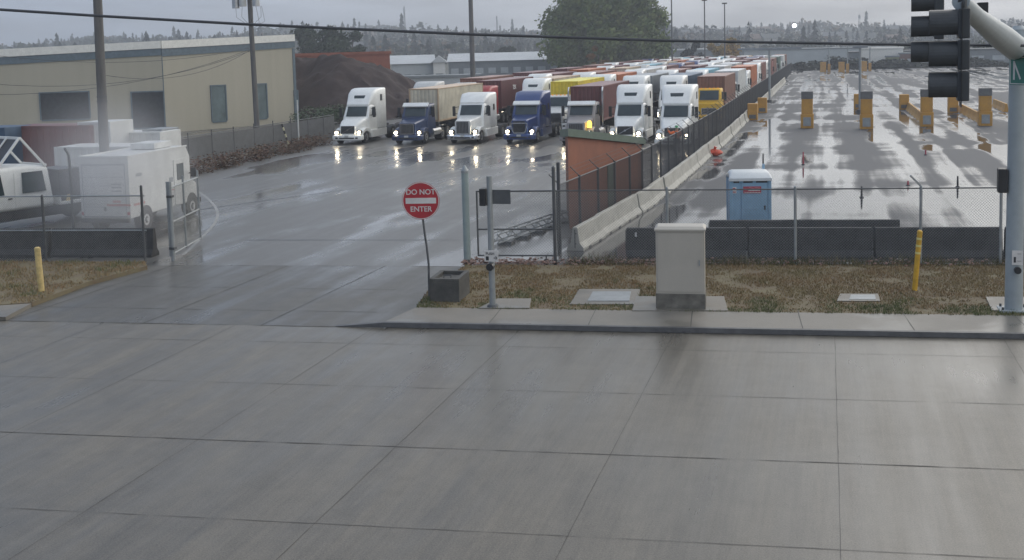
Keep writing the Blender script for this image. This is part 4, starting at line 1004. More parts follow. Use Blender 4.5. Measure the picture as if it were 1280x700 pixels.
# containers and trailers behind them
def boxed(name,p,rz,L,Wd,h,m,label,cat,mend=None,z0=.0):
    e=empty(name,p,rz=rz,label=label,cat=cat)
    b=mb(m); b.box(0,L,0,Wd,z0,h); b.obj('body',e,bev=.02)
    b=mb(mend or m)
    for i in range(int(L/.4)): b.box(.1+i*.4,.26+i*.4,-.035,-.002,z0+.12,h-.12)
    b.obj('ribs',e)
    b=mb(mend or m); 
    for x in(0,L-.12): b.box(x-.01,x+.13,-.05,.08,z0-.01,h+.012)
    b.box(.12,L-.12,-.04,.05,h-.1,h+.01); b.obj('frame',e)
    if z0>.5:
        for x in(1.2,2.3,L-1.5):
            q=MB(); wheel(q,0,0,.48,.4); q.v=[Matrix.Translation((x,.2,0))@Matrix.Rotation(rad(90),4,'Z')@v for v in q.v]; q.obj('wheel',e)
    return e
pm=G(22,232); hm=HT(pm,158); rzb=rad(3)
boxed('storage_container',G(14,232),rzb,5.2,2.4,hm,maroon,'dark maroon storage container behind the white work truck','container')
boxed('office_trailer',G(102,231),rzb,2.0,2.4,HT(G(102,231),153),offwhite,'pale grey box trailer between the maroon container and the wooden pole','trailer',z0=.3)
boxed('storage_container',G(-60,236),rzb,3.6,2.4,HT(G(-20,236),160),bluec,'dark blue container at the left edge behind the work truck','container')
pt=G(72,245); boxed('flat_trailer',pt,rzb,5.2,2.4,HT(pt,184),vw,'long low white trailer behind the work truck and the van','trailer',z0=.9)
pt=G(140,226); boxed('box_trailer',pt,rzb,3.2,2.4,HT(pt,166),vw,'white box trailer right of the wooden pole, below the warehouse door','trailer',z0=.7)
pt=G(182,224); boxed('dumpster',pt,rzb,1.2,2.0,HT(pt,162),greyp,'dark grey open container right of the white box trailer','dumpster')
# warehouse
wall=mat('warehouse_cream',(.405,.378,.30),.75,col2=(.435,.405,.325),scale=.8,vec=(2.2,2.2,.05)); trimm=mat('warehouse_blue_trim',(.12,.16,.19),.6); fasc=mat('parapet_white',(.80,.79,.74),.6,var=.08)
doorm=mat('teal_door',(.12,.16,.165),.5,var=.25,scale=1.2); dkm=mat('dark_doorway',(.03,.035,.04),.6,var=.4)
Rp=G(372,153); Cp=G(207,166); Lp=G(-190,182)
we=empty('warehouse',Cp,label='long cream warehouse with white parapet, blue band and dark loading doors',cat='warehouse')
def zt(p,y): return HT(p,y)
hR,hC,hL=zt(Rp,43),zt(Cp,51),zt(Lp,72)
def face(a,c,ya,yc,ya2,yc2,m,name,off,par=None):
    """a slab between heights on two corners, standing off the wall by off"""
    d=(c-a); n=Vector((d.y,-d.x,0)).normalized(); b=mb(m)
    o=n*off
    P=[a+o+Vector((0,0,ya)),c+o+Vector((0,0,yc)),c+o+Vector((0,0,yc2)),a+o+Vector((0,0,ya2))]
    Q=[p-n*(off+.3) for p in P]
    b.v=[p-we.location for p in P+Q]; b.f=[(0,1,2,3),(7,6,5,4),(0,4,5,1),(1,5,6,2),(2,6,7,3),(3,7,4,0)]; b.m=[0]*6
    return b.obj(name,par or we,fix=True)
back=Vector((-20,32,0))
b=mb(wall); b.v=[p-we.location for p in (Rp,Cp,Lp,Lp+back*2,Rp+back*2)]; b.v+=[Vector((p.x,p.y,h-.02)) for p,h in zip(b.v,(hR,hC,hL,hL+.2,hR+.2))]; b.f=[(0,1,6,5),(1,2,7,6),(2,3,8,7),(3,4,9,8),(4,0,5,9)]; b.m=[0]*5; b.obj('walls',we)
b=mb(mat('roof_grey',(.25,.25,.25),.8)); b.v=[p-we.location+Vector((0,0,h-.4)) for p,h in zip((Rp,Cp,Lp,Lp+back*2,Rp+back*2),(hR,hC,hL,hL+.2,hR+.2))]; b.f=[(0,1,2,3,4)]; b.m=[0]; b.obj('roof',we)
fw=.72
for a,c,ha,hc_ in((Lp,Cp,hL,hC),(Cp,Rp,hC,hR)):
    face(a,c,ha-fw,hc_-fw*.95,ha,hc_,fasc,'parapet',.16); face(a,c,ha-fw*2,hc_-fw*1.85,ha-fw-.02,hc_-fw*.95-.02,trimm,'blue_band',.10)
face(Cp,Cp.lerp(Rp,.004),0,0,hC-1.5,hC-1.5,trimm,'downpipe',.06); face(Rp.lerp(Cp,.02),Rp,0,0,hR-1.4,hR-1.4,trimm,'downpipe',.06)
def opening(x0,x1,y0,y1,a,c,m,name,frame=True):
    # bottom/top pixel rows on the wall at columns x0,x1
    def hit(x):
        lo,hi=-.5,1.5
        for _ in range(50):
            m_=(lo+hi)/2; q=a.lerp(c,m_)
            if PX((q.x,q.y,2))[0]<x: lo=m_
            else: hi=m_
        return a.lerp(c,lo)
    p,q=hit(x0),hit(x1); zb=max(.05,HT(p,y1)); zt_=HT(p,y0); 
    d=(q-p).normalized(); n=Vector((d.y,-d.x,0)); w=(q-p).length
    M_=Matrix.Translation(p-we.location)@Matrix.Rotation(math.atan2(d.y,d.x),4,'Z')
    b=mb(m); b.box(0,w,-.04,.1,zb,zt_,M_); o=b.obj(name,we)
    b=mb(trimm); 
    for x in(-.12,w): b.box(x,x+.12,-.12,.05,zb,zt_+.12,M_)
    b.box(0,w,-.12,.05,zt_,zt_+.12,M_); b.box(0,w,-.10,.05,zb-.12,zb,M_); b.obj('frame',o)
    b=mb(m)
    k=int((zt_-zb)/.5)
    for i in range(1,k+1): b.box(.02,w-.02,-.055,-.03,zb+i*(zt_-zb)/(k+1)-.03,zb+i*(zt_-zb)/(k+1)+.03,M_)
    b.obj('panel_rib',o)
opening(52,112,117,150,Lp,Cp,dkm,'loading_door'); opening(166,205,116,160,Lp,Cp,dkm,'loading_door')
opening(265,282,108,152,Cp,Rp,doorm,'dock_door'); opening(321,333,106,148,Cp,Rp,doorm,'dock_door'); opening(368.5,371.5,114,150,Cp,Rp,doorm,'side_door')
b=mb(wirem)
for x in(0,): pass
fb=wet('warehouse_apron',(.10,.10,.10),(.08,.08,.08),.5,.3,(1,1,1),.2,.45,.6)
# slatted fence in front of the warehouse
sl=mat('grey_slats',(.115,.12,.125),.6,var=.15,scale=2)
a=G(150,262)+Vector((-7,6,0)); a=G(205,213); c=G(418,171)
se=empty('slatted_fence',a,label='grey slatted chain-link fence between the warehouse and the reddish brush',cat='fence',group='chain-link fences')
d=(c-a); L=d.length; d.normalize(); b=mb(sl); rzz=math.atan2(d.y,d.x); M_=Matrix.Rotation(rzz,4,'Z'); i=0; x=0
while x<L: b.box(x,x+.085,-.01,.01,.08,1.75,M_); x+=.1
b.obj('slats',se,fix=False); b=mb(galvd); b.cyl((0,0,1.85),(d.x*L,d.y*L,1.85),.03,n=6); b.obj('top_rail',se)
x=0
while x<L: b=mb(galvd); b.cyl((d.x*x,d.y*x,0),(d.x*x,d.y*x,2.1),.04,n=8); b.obj('post',se); x+=3
# striped and pale poles
p=G(362,184); h=HT(p,155); e=empty('striped_pole',p,label='leaning black and white striped pole in the brush by the warehouse',cat='pole')
ys_=mat('pale_stripe',(.55,.52,.35),.6)
for i in range(7):
    b=mb(ys_ if i%2 else blackp); t0,t1=i/7,(i+1)/7; b.cyl((-.55*t0,0,h*t0),(-.55*t1,0,h*t1),.07,n=8); b.obj('stripe',e)
p=G(374,184); e=empty('pale_post',p,label='thin pale post at the corner of the warehouse brush',cat='post'); b=mb(offwhite); b.cyl((0,0,0),(0,0,HT(p,125)),.06,.05,n=8); b.obj('shaft',e); b=mb(galvd); b.cyl((0,0,0),(0,0,.2),.1,n=8); b.obj('base',e)

# ------------------------------------------------------------------ wooden utility poles
wood=mat('weathered_wood',(.10,.098,.097),.85,col2=(.16,.155,.15),scale=2.5,vec=(3,3,.25),bump=.3)
def upole(p,x0,ytop0,r,h,label):
    lean=(R3(x0,ytop0,(G(*p)-EYE).length)); 
    q=G(*p); e=empty('utility_pole',q,label=label,cat='utility pole',group='wooden utility poles')
    # lean so that the shaft passes the given column at the top of the view
    zt_=HT(q,ytop0); d=ray(x0,ytop0); t=(q.y)/d.y; T=EYE+d*t; v=(T-q)/ (T.z); topp=v*h
    b=mb(wood); b.cyl((0,0,-.1),topp,r,r*.78,n=14); b.obj('shaft',e,smooth=True)
    return e,topp,v
e,tp_,v=upole((134,268),122,0,.235,13,'large wooden utility pole rising behind the white van')
for z in(3.2,5.1,5.3): b=mb(galvd); q=v*z; b.cyl((q.x,q.y,z),(q.x,q.y,z+.05),.245,n=12); b.obj('band',e)
b=mb(wood); z=12.2; q=v*z; b.bar((q.x-1.3,q.y-.2,z),(q.x+1.3,q.y-.2,z),.12); b.obj('crossarm',e)
e,tp_,v=upole((323,187),312,0,.21,13.5,'wooden utility pole with grey transformers in front of the warehouse')
qz=HT(G(323,187),10)
b=mb(wood); q=v*(qz+.9); b.bar((q.x-1.4,q.y-.1,qz+1.0),(q.x+1.4,q.y-.1,qz+1.0),.14); b.obj('crossarm',e)
for i,(dx,z0) in enumerate(((-.92,.0),(-.35,.12),(.72,.1))):
    q=v*qz; b=mb(alu if i!=1 else offwhite); b.cyl((q.x+dx,q.y-.42,qz+z0),(q.x+dx,q.y-.42,qz+z0+1.1),.27,n=16); t_=b.obj('transformer',e,smooth=True)
    b=mb(greyp); b.cyl((q.x+dx,q.y-.42,qz+z0+1.1),(q.x+dx,q.y-.42,qz+z0+1.35),.07,.05,n=8); b.obj('bushing',t_)
for z in(1.2,6.6,6.75): b=mb(galvd); q=v*z; b.cyl((q.x,q.y,z),(q.x,q.y,z+.05),.2,n=12); b.obj('band',e)
b=mb(blackp)
for i in range(6):
    q=v*qz; x0=q.x+R.uniform(-1.1,1.1); b.tube([(x0,q.y-.3,qz+.1),(x0+R.uniform(-.2,.2),q.y-.3,qz-.5-R.uniform(0,.7)),(q.x,q.y-.1,qz-1.2-R.uniform(0,.5))],.012,4)
b.obj('drop_loops',e)
q=D(590,150); e=empty('utility_pole',q,label='bare wooden utility pole rising behind the queue in the middle of the view',cat='utility pole',group='wooden utility poles'); b=mb(wood); b.cyl((0,0,-.1),(0,0,17),.34,.26,n=12); b.obj('shaft',e,smooth=True)
for z in(5,8): b=mb(galvd); b.cyl((0,0,z),(0,0,z+.1),.36,n=12); b.obj('band',e)
for i,(x,dist,yt,lab) in enumerate(((840,210,-2,'tall thin dark lamp pole just right of the big tree'),(881,230,1,'thin dark lamp pole left of the orange tree'),(906,240,5,'thin lamp pole with a small top behind the orange tree'))):
    q=D(x,dist); h=HT(q,yt); e=empty('lamp_pole',q,label=lab,cat='lamp pole'); b=mb(galvd); b.cyl((0,0,0),(0,0,h),.16,.11,n=8); b.obj('shaft',e); b=mb(blackp); b.box(-.5,.5,-.25,.25,h,h+.25); b.obj('lamp_head',e)
for x,y0,y1,lab,tw_ in((1075,141,60,'grey lamp post with a small T-shaped head rising between the second and third yellow pillars',.7),(962,128,62,'grey post with a long flat crossbar beside the far end of the yard fence',3.6)):
    q=G(x,y0); h=HT(q,y1); e=empty('yard_lamp_post',q,label=lab,cat='lamp post'); b=mb(galv); b.cyl((0,0,0),(0,0,h),.14,.12,n=10); b.obj('shaft',e,smooth=True); b=mb(greyp); b.box(-tw_,tw_,-.2,.2,h,h+.22); b.obj('crossbar',e,bev=.03); b=mb(galvd); b.cyl((0,0,0),(0,0,.3),.3,n=10); b.obj('base',e)
# faint service wires from the transformer pole
pb=G(323,187)
for i,(yr,xl,yl) in enumerate(((62,-60,118),(60,-60,62),(64,-60,100),(63,120,92))):
    a=R3(312,yr,77); c=R3(xl,yl,60); wire('service_wire',[a,c],.016,['lowest thin service wire running left from the transformer pole','highest thin service wire running left from the transformer pole','middle thin service wire running left from the transformer pole','short thin service wire running from the transformer pole towards the large wooden pole'][i],'wire',sag=(.9,.8,1.1,.9)[i],group='service wires',n=4)
# ------------------------------------------------------------------ guard booth by the fence
bw=mat('booth_rust_brown',(.30,.105,.055),.7,col2=(.20,.075,.045),scale=.7); gt=mat('booth_green_trim',(.09,.13,.10),.6)
P0=G(709,287)+Vector((.1,0,0)); P1=Vector((-8.35,53.6,0)); dd=(P1-P0).normalized(); nn=Vector((-dd.y,dd.x,0)); P3=P0+(P0-Vector((EYE.x,EYE.y,0))).normalized()*5.6-nn*-.12; P2=P1+nn*1.75+dd*.2
h0=HT(P0,170); h1=HT(P1,181)+.0
e=empty('shed',P0,label='rust-brown shed with sloping dark green roof edge behind the yard fence',cat='shed')
b=mb(bw); c4=[P0,P1,P2,P3]; hh=[h0,h1,h1+.05,HT(P3,171)]; b.v=[p-P0 for p in c4]+[Vector((p.x-P0.x,p.y-P0.y,h)) for p,h in zip(c4,hh)]; b.f=[(0,1,5,4),(1,2,6,5),(2,3,7,6),(3,0,4,7),(4,5,6,7)]; b.m=[0]*5; b.obj('walls',e)
b=mb(gt); o_=.3; c5=[P0-dd*o_-nn*.12,P1+dd*o_-nn*.12,P2+dd*o_+nn*.1,P3-dd*.1+nn*.2]; vs=[Vector((p.x-P0.x,p.y-P0.y,h+.01)) for p,h in zip(c5,hh)]; b.v=vs+[v_+Vector((0,0,.30)) for v_ in vs]; b.f=[(0,1,2,3),(4,5,6,7),(0,1,5,4),(1,2,6,5),(2,3,7,6),(3,0,4,7)]; b.m=[0]*6; b.obj('roof',e)
b=mb(gt); L=(P1-P0).length; M_=Matrix.Rotation(math.atan2(dd.y,dd.x),4,'Z'); b.box(5.0,5.9,-.05,.02,.05,2.0,M_); b.obj('door',e)
# ------------------------------------------------------------------ yellow lane pillars and rails in the yard
yl=mat('safety_yellow',(.58,.30,.04),.6,col2=(.42,.22,.05),scale=1.6); cap=mat('grey_pillar_cap',(.13,.13,.13),.6)
pk=Kit('lane_pillar'); b=mb(yl); b.box(-.5,.5,-.5,.5,0,1.15); pk.part('base',b,.05); b=mb(yl); b.box(-.44,.44,-.42,.42,1.15,2.35); pk.part('shaft',b,.05); b=mb(cap); b.box(-.46,.46,-.44,.44,2.35,2.95); pk.part('cap',b,.04); b=mb(galv); b.box(-.3,.3,-.53,-.502,.2,.9); pk.part('panel',b,.02)
PG='yellow lane pillars in the container yard'
for x,y,lab in((1009,160,'yellow lane pillar with grey cap, nearest the yard fence'),(1083,161,'second yellow lane pillar from the yard fence, right of the lamp post'),(1158,158,'third yellow lane pillar from the yard fence, at the end of a low yellow rail'),(1231,157,'yellow lane pillar beside the signal pole'),(1285,157,'yellow lane pillar mostly hidden by the traffic signal pole')):
    pk.place(G(x,y),0,label=lab,cat='pillar',group=PG)
pk2=Kit('yellow_block'); b=mb(yl); b.box(-.45,.45,-.4,.4,0,1.5); pk2.part('body',b,.06); b=mb(cap); b.box(-.3,.3,-.42,-.401,.15,.5); pk2.part('slot',b)
for x,y,lab in((1073,136,'yellow block directly behind the second lane pillar'),(953,141,'taller yellow block beside the jersey barriers and the crossbar post'),(941,150,'lower yellow block beside the jersey barriers'),(1191,141,'yellow block at the far end of the right-hand yellow rail'),(1130,137,'yellow block at the far end of the third pillar rail')):
    pk2.place(G(x,y),0,label=lab,cat='yellow block',group='yellow blocks in the container yard')
rk=Kit('yellow_rail'); b=mb(yl); P=[(-.3,0),(.3,0),(.16,.3),(.08,.75),(-.08,.75),(-.16,.3)]
b.loft([[(x,y,z) for x,z in P] for y in(0,3.0)]); rk.part('body',b,.02); b=mb(offwhite); b.box(-.305,.305,1.2,1.8,.02,.06); rk.part('slot',b)
n_=0
for (x0,y0,x1,y1,lab) in((1154,153,1133,135,'low yellow barrier of the rail running back from the third lane pillar'),(1226,153,1196,137,'low yellow barrier of the rail running back from the pillar by the signal pole'),(1258,140,1238,131,'low yellow barrier of the far rail behind the signal pole')):
    a,c=G(x0,y0),G(x1,y1); d=(c-a); L=d.length; d.normalize(); m=max(1,int(L/3.1))
    for i in range(m): rk.place(a+d*(i*3.1),math.atan2(d.y,d.x)-rad(90),label=lab,cat='barrier',group='barriers of the '+('third pillar rail','signal pole rail','far right rail')[n_])
    n_+=1
for i,(x,y) in enumerate(((1031,90),(1054,90),(1082,89))):
    q=G(x,y); e=empty('gate_pillar',q,label='small far yellow gate pillar, '+('left of three','middle of three','right of three')[i]+' at the yard end',cat='pillar',group='far gate pillars'); b=mb(yl); b.box(-1,.3,-.5,.5,0,2.2); b.box(.6,1.2,-.4,.4,0,1.8); b.obj('body',e,bev=.05); b=mb(galv); b.cyl((.9,0,0),(.9,0,5.8),.12,n=8); b.cyl((-.7,0,5.4),(.9,0,5.6),.08,n=6); b.obj('camera_mast',e)
# delineator stubs standing in the yard
for i,(x,y,yt,c) in enumerate(((954,222,192,'d'),(1004,206,190,'r'),(1157,194,187,'r'),(1077,247,233,'d'),(1197,234,220,'d'),(1135,232,226,'r'))):
    q=G(x,y); h=HT(q,yt); e=empty('delineator',q,label=['tall thin dark delineator left of the others, above the blue toilet','reddish delineator below the first lane pillar','short reddish stub below the third lane pillar','short dark stub just above the street fence rail','dark stub near the right end of the yard puddles','tiny reddish stub in the middle of the right puddle'][i],cat='delineator')
    b=mb(under if c=='d' else tr_); b.cyl((0,0,0),(0,0,h),.05,.035,n=8); b.obj('shaft',e); b=mb(under); b.cyl((0,0,0),(0,0,.05),.11,.08,n=10); b.obj('base',e)
# crumpled orange bag
q=G(893,195); om=mat('orange_plastic',(.55,.07,.03),.5,var=.3,scale=6); e=empty('orange_bag',q,label='crumpled orange-red bag beside the jersey barriers',cat='bag')
b=mb(om); rg=[]
for k_ in range(6):
    t=k_/5; rg.append([(math.cos(a)*(.55*math.sin(math.pi*min(.98,.12+t*.86)))*R.uniform(.75,1.2),math.sin(a)*.35*math.sin(math.pi*min(.98,.12+t*.86))*R.uniform(.75,1.2),.02+t*.42+R.uniform(-.04,.04)) for a in [i*math.pi/5 for i in range(10)]])
b.loft(rg); b.obj('sack',e); b=mb(om); b.cyl((0,0,.42),(.08,0,.58),.05,.12,n=8); b.obj('tied_neck',e)
# ------------------------------------------------------------------ the dark mound, shed wall and far buildings
md=mat('bark_mound',(.028,.018,.018),.95,col2=(.05,.032,.03),scale=.5,bump=.6,bscale=6)
c0=G(430,141); cx_,cy_=D(425,128).x,D(425,128).y
b=mb(md); n1,n2=90,50; vs=[];fs=[]; RM=random.Random(3)
ex=D(372,136)-Vector((9,0,0)); ey=D(499,124); ax=(ey-ex); Lm=ax.length; ax.normalize(); ay=Vector((-ax.y,ax.x,0))
def mh(u,v):
    e_=math.sin(math.pi*v)**.8; pr=min(1,(u+.08)*4.0)*1.0 if u<.6 else max(0,1-((u-.6)/.4)**2.0)
    return max(0,6.2*e_*max(0,pr)+e_*(1.1*noise.noise((u*5,v*4,1))+.7*noise.noise((u*13,v*9,5))+.4*noise.noise((u*31,v*23,8))))
for i in range(n1+1):
    for j in range(n2+1):
        u,v_=i/n1,j/n2; p=ex+ax*(Lm*u)+ay*(22*(v_-.35)); vs.append((p.x,p.y,mh(u,v_)+RM.uniform(-.08,.08)-.02))
for i in range(n1):
    for j in range(n2): a=i*(n2+1)+j; fs.append((a,a+n2+1,a+n2+2,a+1))
b.add(vs,fs); o=b.obj('bark_mound',smooth=True,label='large dark brown mound of bark behind the left trucks',cat='mound')
def building(name,x0,x1,dist,z0,zt_,depth,mw,mr,label,cat='building',gable=None,ridge=1.5,wins=0,dist2=None,mwin=None):
    a,c=D(x0,dist),D(x1,dist2 or dist); d=(c-a);L=d.length;rz=math.atan2(d.y,d.x)
    e=empty(name,a,rz=rz,label=label,cat=cat); b=mb(mw); b.box(0,L,0,depth,-.1,zt_); b.obj('wall',e)
    b=mb(mr)
    if gable=='x': b.loft([[(x,-.4,zt_+.02),(x,depth/2,zt_+ridge),(x,depth+.4,zt_+.02)] for x in(-.4,L+.4)])
    elif gable=='y': b.loft([[(-.4,y,zt_+.02),(L/2,y,zt_+ridge),(L+.4,y,zt_+.02)] for y in(-.3,depth+.3)])
    else: b.box(-.2,L+.2,-.2,depth+.2,zt_,zt_+.35)
    b.obj('roof',e)
    for i in range(wins):
        b=mb(mwin or glass); x=L*(i+.5)/wins; w_=min(1.5,L/wins*.3); b.box(x-w_,x+w_,-.06,-.01,zt_*.35,zt_*.65); b.obj('window',e)
    return e
pw=mat('pale_cladding',(.42,.45,.46),.6,var=.1,scale=.2); lr=mat('light_metal_roof',(.50,.52,.53),.5,var=.1,scale=.3); gw_=mat('grey_cladding',(.20,.22,.23),.7,var=.15,scale=.2); whm=mat('white_cladding',(.62,.62,.60),.6,var=.06); orw=mat('orange_rust_wall',(.27,.095,.06),.7,var=.25,scale=.4)
building('rust_shed',366,487,150,0,6.7,2,orw,orw,'long orange rust-coloured wall behind the dark mound','shed',dist2=150)
building('industrial_shed',489,541,190,0,4.9,12,pw,lr,'low pale industrial shed with a light metal roof right of the mound','shed',gable='x',ridge=1.4,wins=4,mwin=gw_)
building('white_house',541,556,188,0,5.0,14,whm,lr,'narrow white building with its gable end facing the camera',gable='y',ridge=1.1,wins=1,mwin=gw_)
building('industrial_shed',560,700,262,0,4.3,22,gw_,lr,'long grey industrial shed with a pale roof left of the big tree','shed',gable='x',ridge=1.8,wins=9,mwin=pw)
building('low_office',498,600,175,0,2.9,6,pw,gw_,'low grey-green building in front of the pale sheds',wins=6)
building('terminal_building',836,930,320,0,5.2,20,gw_,lr,'grey terminal building between the big tree and the orange tree',wins=7,mwin=pw)
building('terminal_building',925,1140,345,0,4.4,25,pw,gw_,'long pale terminal building across the far end of the yard',wins=0)
building('dark_shed',1060,1262,300,0,3.6,20,gw_,mat('dark_roof',(.08,.09,.09),.7),'long dark shed at the right end of the yard',wins=8,mwin=pw)
e=building('flat_white_roof',1075,1129,296,0,4.5,10,mat('bright_white_roof',(.78,.76,.70),.4,var=.03),mat('bright_white_roof',(.78,.76,.70),.4,var=.03),'bright white flat canopy roof right of the lamp post','canopy',wins=0)
building('small_office',1107,1124,288,0,2.6,6,mat('olive_wall',(.24,.26,.14),.7),gw_,'small olive-green building below the white canopy',wins=2)
building('brick_building',1124,1150,292,0,3.2,8,mat('brick_wall',(.18,.10,.08),.8),gw_,'small reddish brick building left of the traffic signals',wins=3,mwin=pw)
building('pale_depot',1212,1262,300,0,2.4,8,whm,gw_,'low white depot glimpsed between the signals and the signal pole',wins=3,mwin=gw_)
# far hedge closing the yard
hm_=mat('far_hedge_leaves',(.028,.036,.026),.9,col2=(.05,.055,.04),scale=.3)
b=mb(hm_)
for i in range(150):
    p=D(992+i*2.05,283+R.uniform(0,6)); hh=1.3+.6*math.sin(i*.13)+(1.5 if 20<i<44 else 0); leafcloud(b,(p.x,p.y,hh*.5),2.2,1.6,hh*.7,26,.42)
b.obj('far_hedge',fix=False,label='dark scrubby hedge across the far end of the yard',cat='hedge',kind='stuff')
# ------------------------------------------------------------------ hill and forest
import bisect
RX=[-500,0,130,250,330,420,480,520,600,680,760,850,960,1060,1130,1250,1800]; RE=[22,26,33,29,42,38,37,34,31,27,27,29,29,25,23,24,26]
def ridge(x): 
    x=max(-499,min(1799,x)); i=bisect.bisect_right(RX,x)-1; t=(x-RX[i])/(RX[i+1]-RX[i]); return RE[i]*(1-t)+RE[i+1]*t
def hillz(x,dist):
    top=7+(ridge(x)-4)/F*1050-11; t=max(0,min(1,(dist-430)/620)); t=t*t*(3-2*t)
    return -.04+top*t+ (2.2*math.sin(x*.021+dist*.011)+1.4*math.sin(x*.05-dist*.023))*t
hb2=mb(mat('hill_ground',(.05,.052,.032),.95,col2=(.12,.105,.06),scale=.012)); vs=[];fs=[]; NX,ND=110,26
ds=[400+ (i/ND)**1.0*1000 for i in range(ND+1)]
for i in range(NX+1):
    x=-600+i*2400/NX
    for dd_ in ds: p=D(x,dd_); vs.append((p.x,p.y,hillz(x,dd_) if dd_<1050 else hillz(x,1050)*1.0-(dd_-1050)*.05))
for i in range(NX):
    for j in range(ND): a=i*(ND+1)+j; fs.append((a,a+1,a+ND+2,a+ND+1))
hb2.add(vs,fs); hb2.obj('hill',smooth=True,kind='structure')
fm=[mat('conifer_foliage',(.014,.022,.018),.9,col2=(.028,.038,.028),scale=.03),mat('broadleaf_foliage',(.028,.038,.024),.9,col2=(.055,.058,.032),scale=.02),mat('autumn_foliage',(.11,.07,.03),.9,col2=(.15,.10,.045),scale=.05)]
RF=random.Random(21)
def conifer(b,p,h,w,n=30):
    for i in range(n):
        t=(i+RF.random())/n; a=RF.uniform(0,6.28); r=w*(1-t)**.9*RF.uniform(.7,1.1)+.15; z=p[2]+h*(.08+.92*t); s=h*.11
        dx,dy=math.cos(a),math.sin(a); o=len(b.v)
        b.v+=[Vector((p[0],p[1],z+s)),Vector((p[0]+dx*r-dy*s*.8,p[1]+dy*r+dx*s*.8,z-s*.35)),Vector((p[0]+dx*r+dy*s*.8,p[1]+dy*r-dx*s*.8,z-s*.35))]; b.f.append((o,o+1,o+2)); b.m.append(b.cur)
def broad(b,p,h,w,n=34):
    for i in range(n):
        while True:
            q=Vector((RF.uniform(-1,1),RF.uniform(-1,1),RF.uniform(-1,1)))
            if .3<q.length<1: break
        s=h*.13*RF.uniform(.6,1.3); c=Vector((p[0]+q.x*w,p[1]+q.y*w,p[2]+h*.55+q.z*h*.45)); a=Vector((RF.uniform(-1,1),RF.uniform(-1,1),RF.uniform(-1,1))).normalized(); u=a.orthogonal().normalized(); w2=a.cross(u); o=len(b.v)
        b.v+=[c+u*s,c+w2*s,c-u*s,c-w2*s]; b.f.append((o,o+1,o+2,o+3)); b.m.append(b.cur)
b=MB()
houses=[]
for i in range(46):
    x=RF.uniform(860,1300) if i<30 else RF.uniform(330,700); dist=RF.uniform(620,1000); houses.append((x,dist))
for i in range(4800):
    x=RF.uniform(-120,1420); dist=480+600*RF.random()**.8 if i>900 else RF.uniform(1020,1080)
    right=x>850
    if right and dist<1000 and RF.random()<.35: continue
    if any(abs(x-hx)<7 and -40<dist-hd<3 for hx,hd in houses if dist<hd+3) : continue
    p=D(x,dist,hillz(x,dist)-.3)
    h=RF.uniform(4.5,11)*(1+.35*noise.noise((x*.02,dist*.01,0)))*(1 if not right else .85)*(1.35 if RF.random()<.12 else 1)
    if RF.random()<(.33 if dist>1000 else .25): b.use(fm[0]); conifer(b,p,h*RF.uniform(.9,1.15),h*RF.uniform(.2,.32))
    else: b.use(fm[1] if RF.random()<.9 else fm[2]); broad(b,p,h*.8,h*RF.uniform(.38,.62))
b.obj('hillside_forest',fix=False,label='dark bluish mass of trees covering the hill along the horizon',cat='forest',kind='stuff')
hmats=[mat('hill_white_wall',(.38,.38,.37),.7),mat('hill_grey_wall',(.22,.23,.24),.7),mat('beige_wall',(.27,.24,.19),.7),mat('brown_house_wall',(.15,.10,.07),.7)]
hr=[mat('dark_roof',(.08,.09,.09),.7),mat('hill_grey_roof',(.11,.115,.12),.7),mat('brown_roof',(.13,.09,.07),.8)]
hk=[]
for i,(mw,mr) in enumerate(((0,0),(1,1),(2,2),(3,1))):
    k=Kit('house'); b=mb(hmats[mw]); b.box(-5,5,-4,4,-3,4.2); k.part('wall',b); b=mb(hr[mr]); b.loft([[(x,-4.6,4.2),(x,0,6.8),(x,4.6,4.2)] for x in(-5.5,5.5)]); k.part('roof',b); hk.append(k)
for i,(x,dist) in enumerate(houses):
    k=i%4; hk[k].place(D(x,dist,hillz(x,dist)),rad(RF.uniform(-25,25)+15),join=True,label=['white house with a dark roof among the hillside trees','pale grey house with a grey roof among the hillside trees','beige house with a brown roof among the hillside trees','brown house with a grey roof among the hillside trees'][k],cat='house',group=['white hillside houses','pale grey hillside houses','beige hillside houses','brown hillside houses'][k])
for _m in ('conifer_foliage','broadleaf_foliage','autumn_foliage'): MATS[_m].node_tree.nodes['Principled BSDF'].inputs['Specular IOR Level'].default_value=.08
# radio mast and bright lamp on the hill
for x,yt,w_,lab in((507,8,.7,'slim lattice mast standing on the ridge above the mound'),(622,20,.5,'pale thin mast on the ridge left of the wooden pole'),(1074,18,.9,'dark rounded mast on the ridge above the lamp post')):
    q=D(x,1000,hillz(x,1000)-1); h=HT(q,yt); e=empty('radio_mast',q,label=lab,cat='mast'); b=mb(galvd); hh=h-q.z
    for sx,sy in((-1,-1),(1,-1),(1,1),(-1,1)): b.bar((sx*w_,sy*w_,0),(sx*w_*.4,sy*w_*.4,hh),.25)
    for j in range(10): z=hh*j/10; k=w_*(1-.6*j/10); b.bar((-k,-k,z),(k,-k,z+hh/10),.15); 
    b.obj('lattice',e); b=mb(greyp); b.box(-w_,w_,-w_,w_,hh*.8,hh*.95); b.obj('antenna',e)
ql=D(993,930); ql.z=HT((ql.x,ql.y),32); base=hillz(993,930)
fl=mat('floodlight_glow',(.9,.9,1),.3,emit=(.85,.9,1),estr=9)
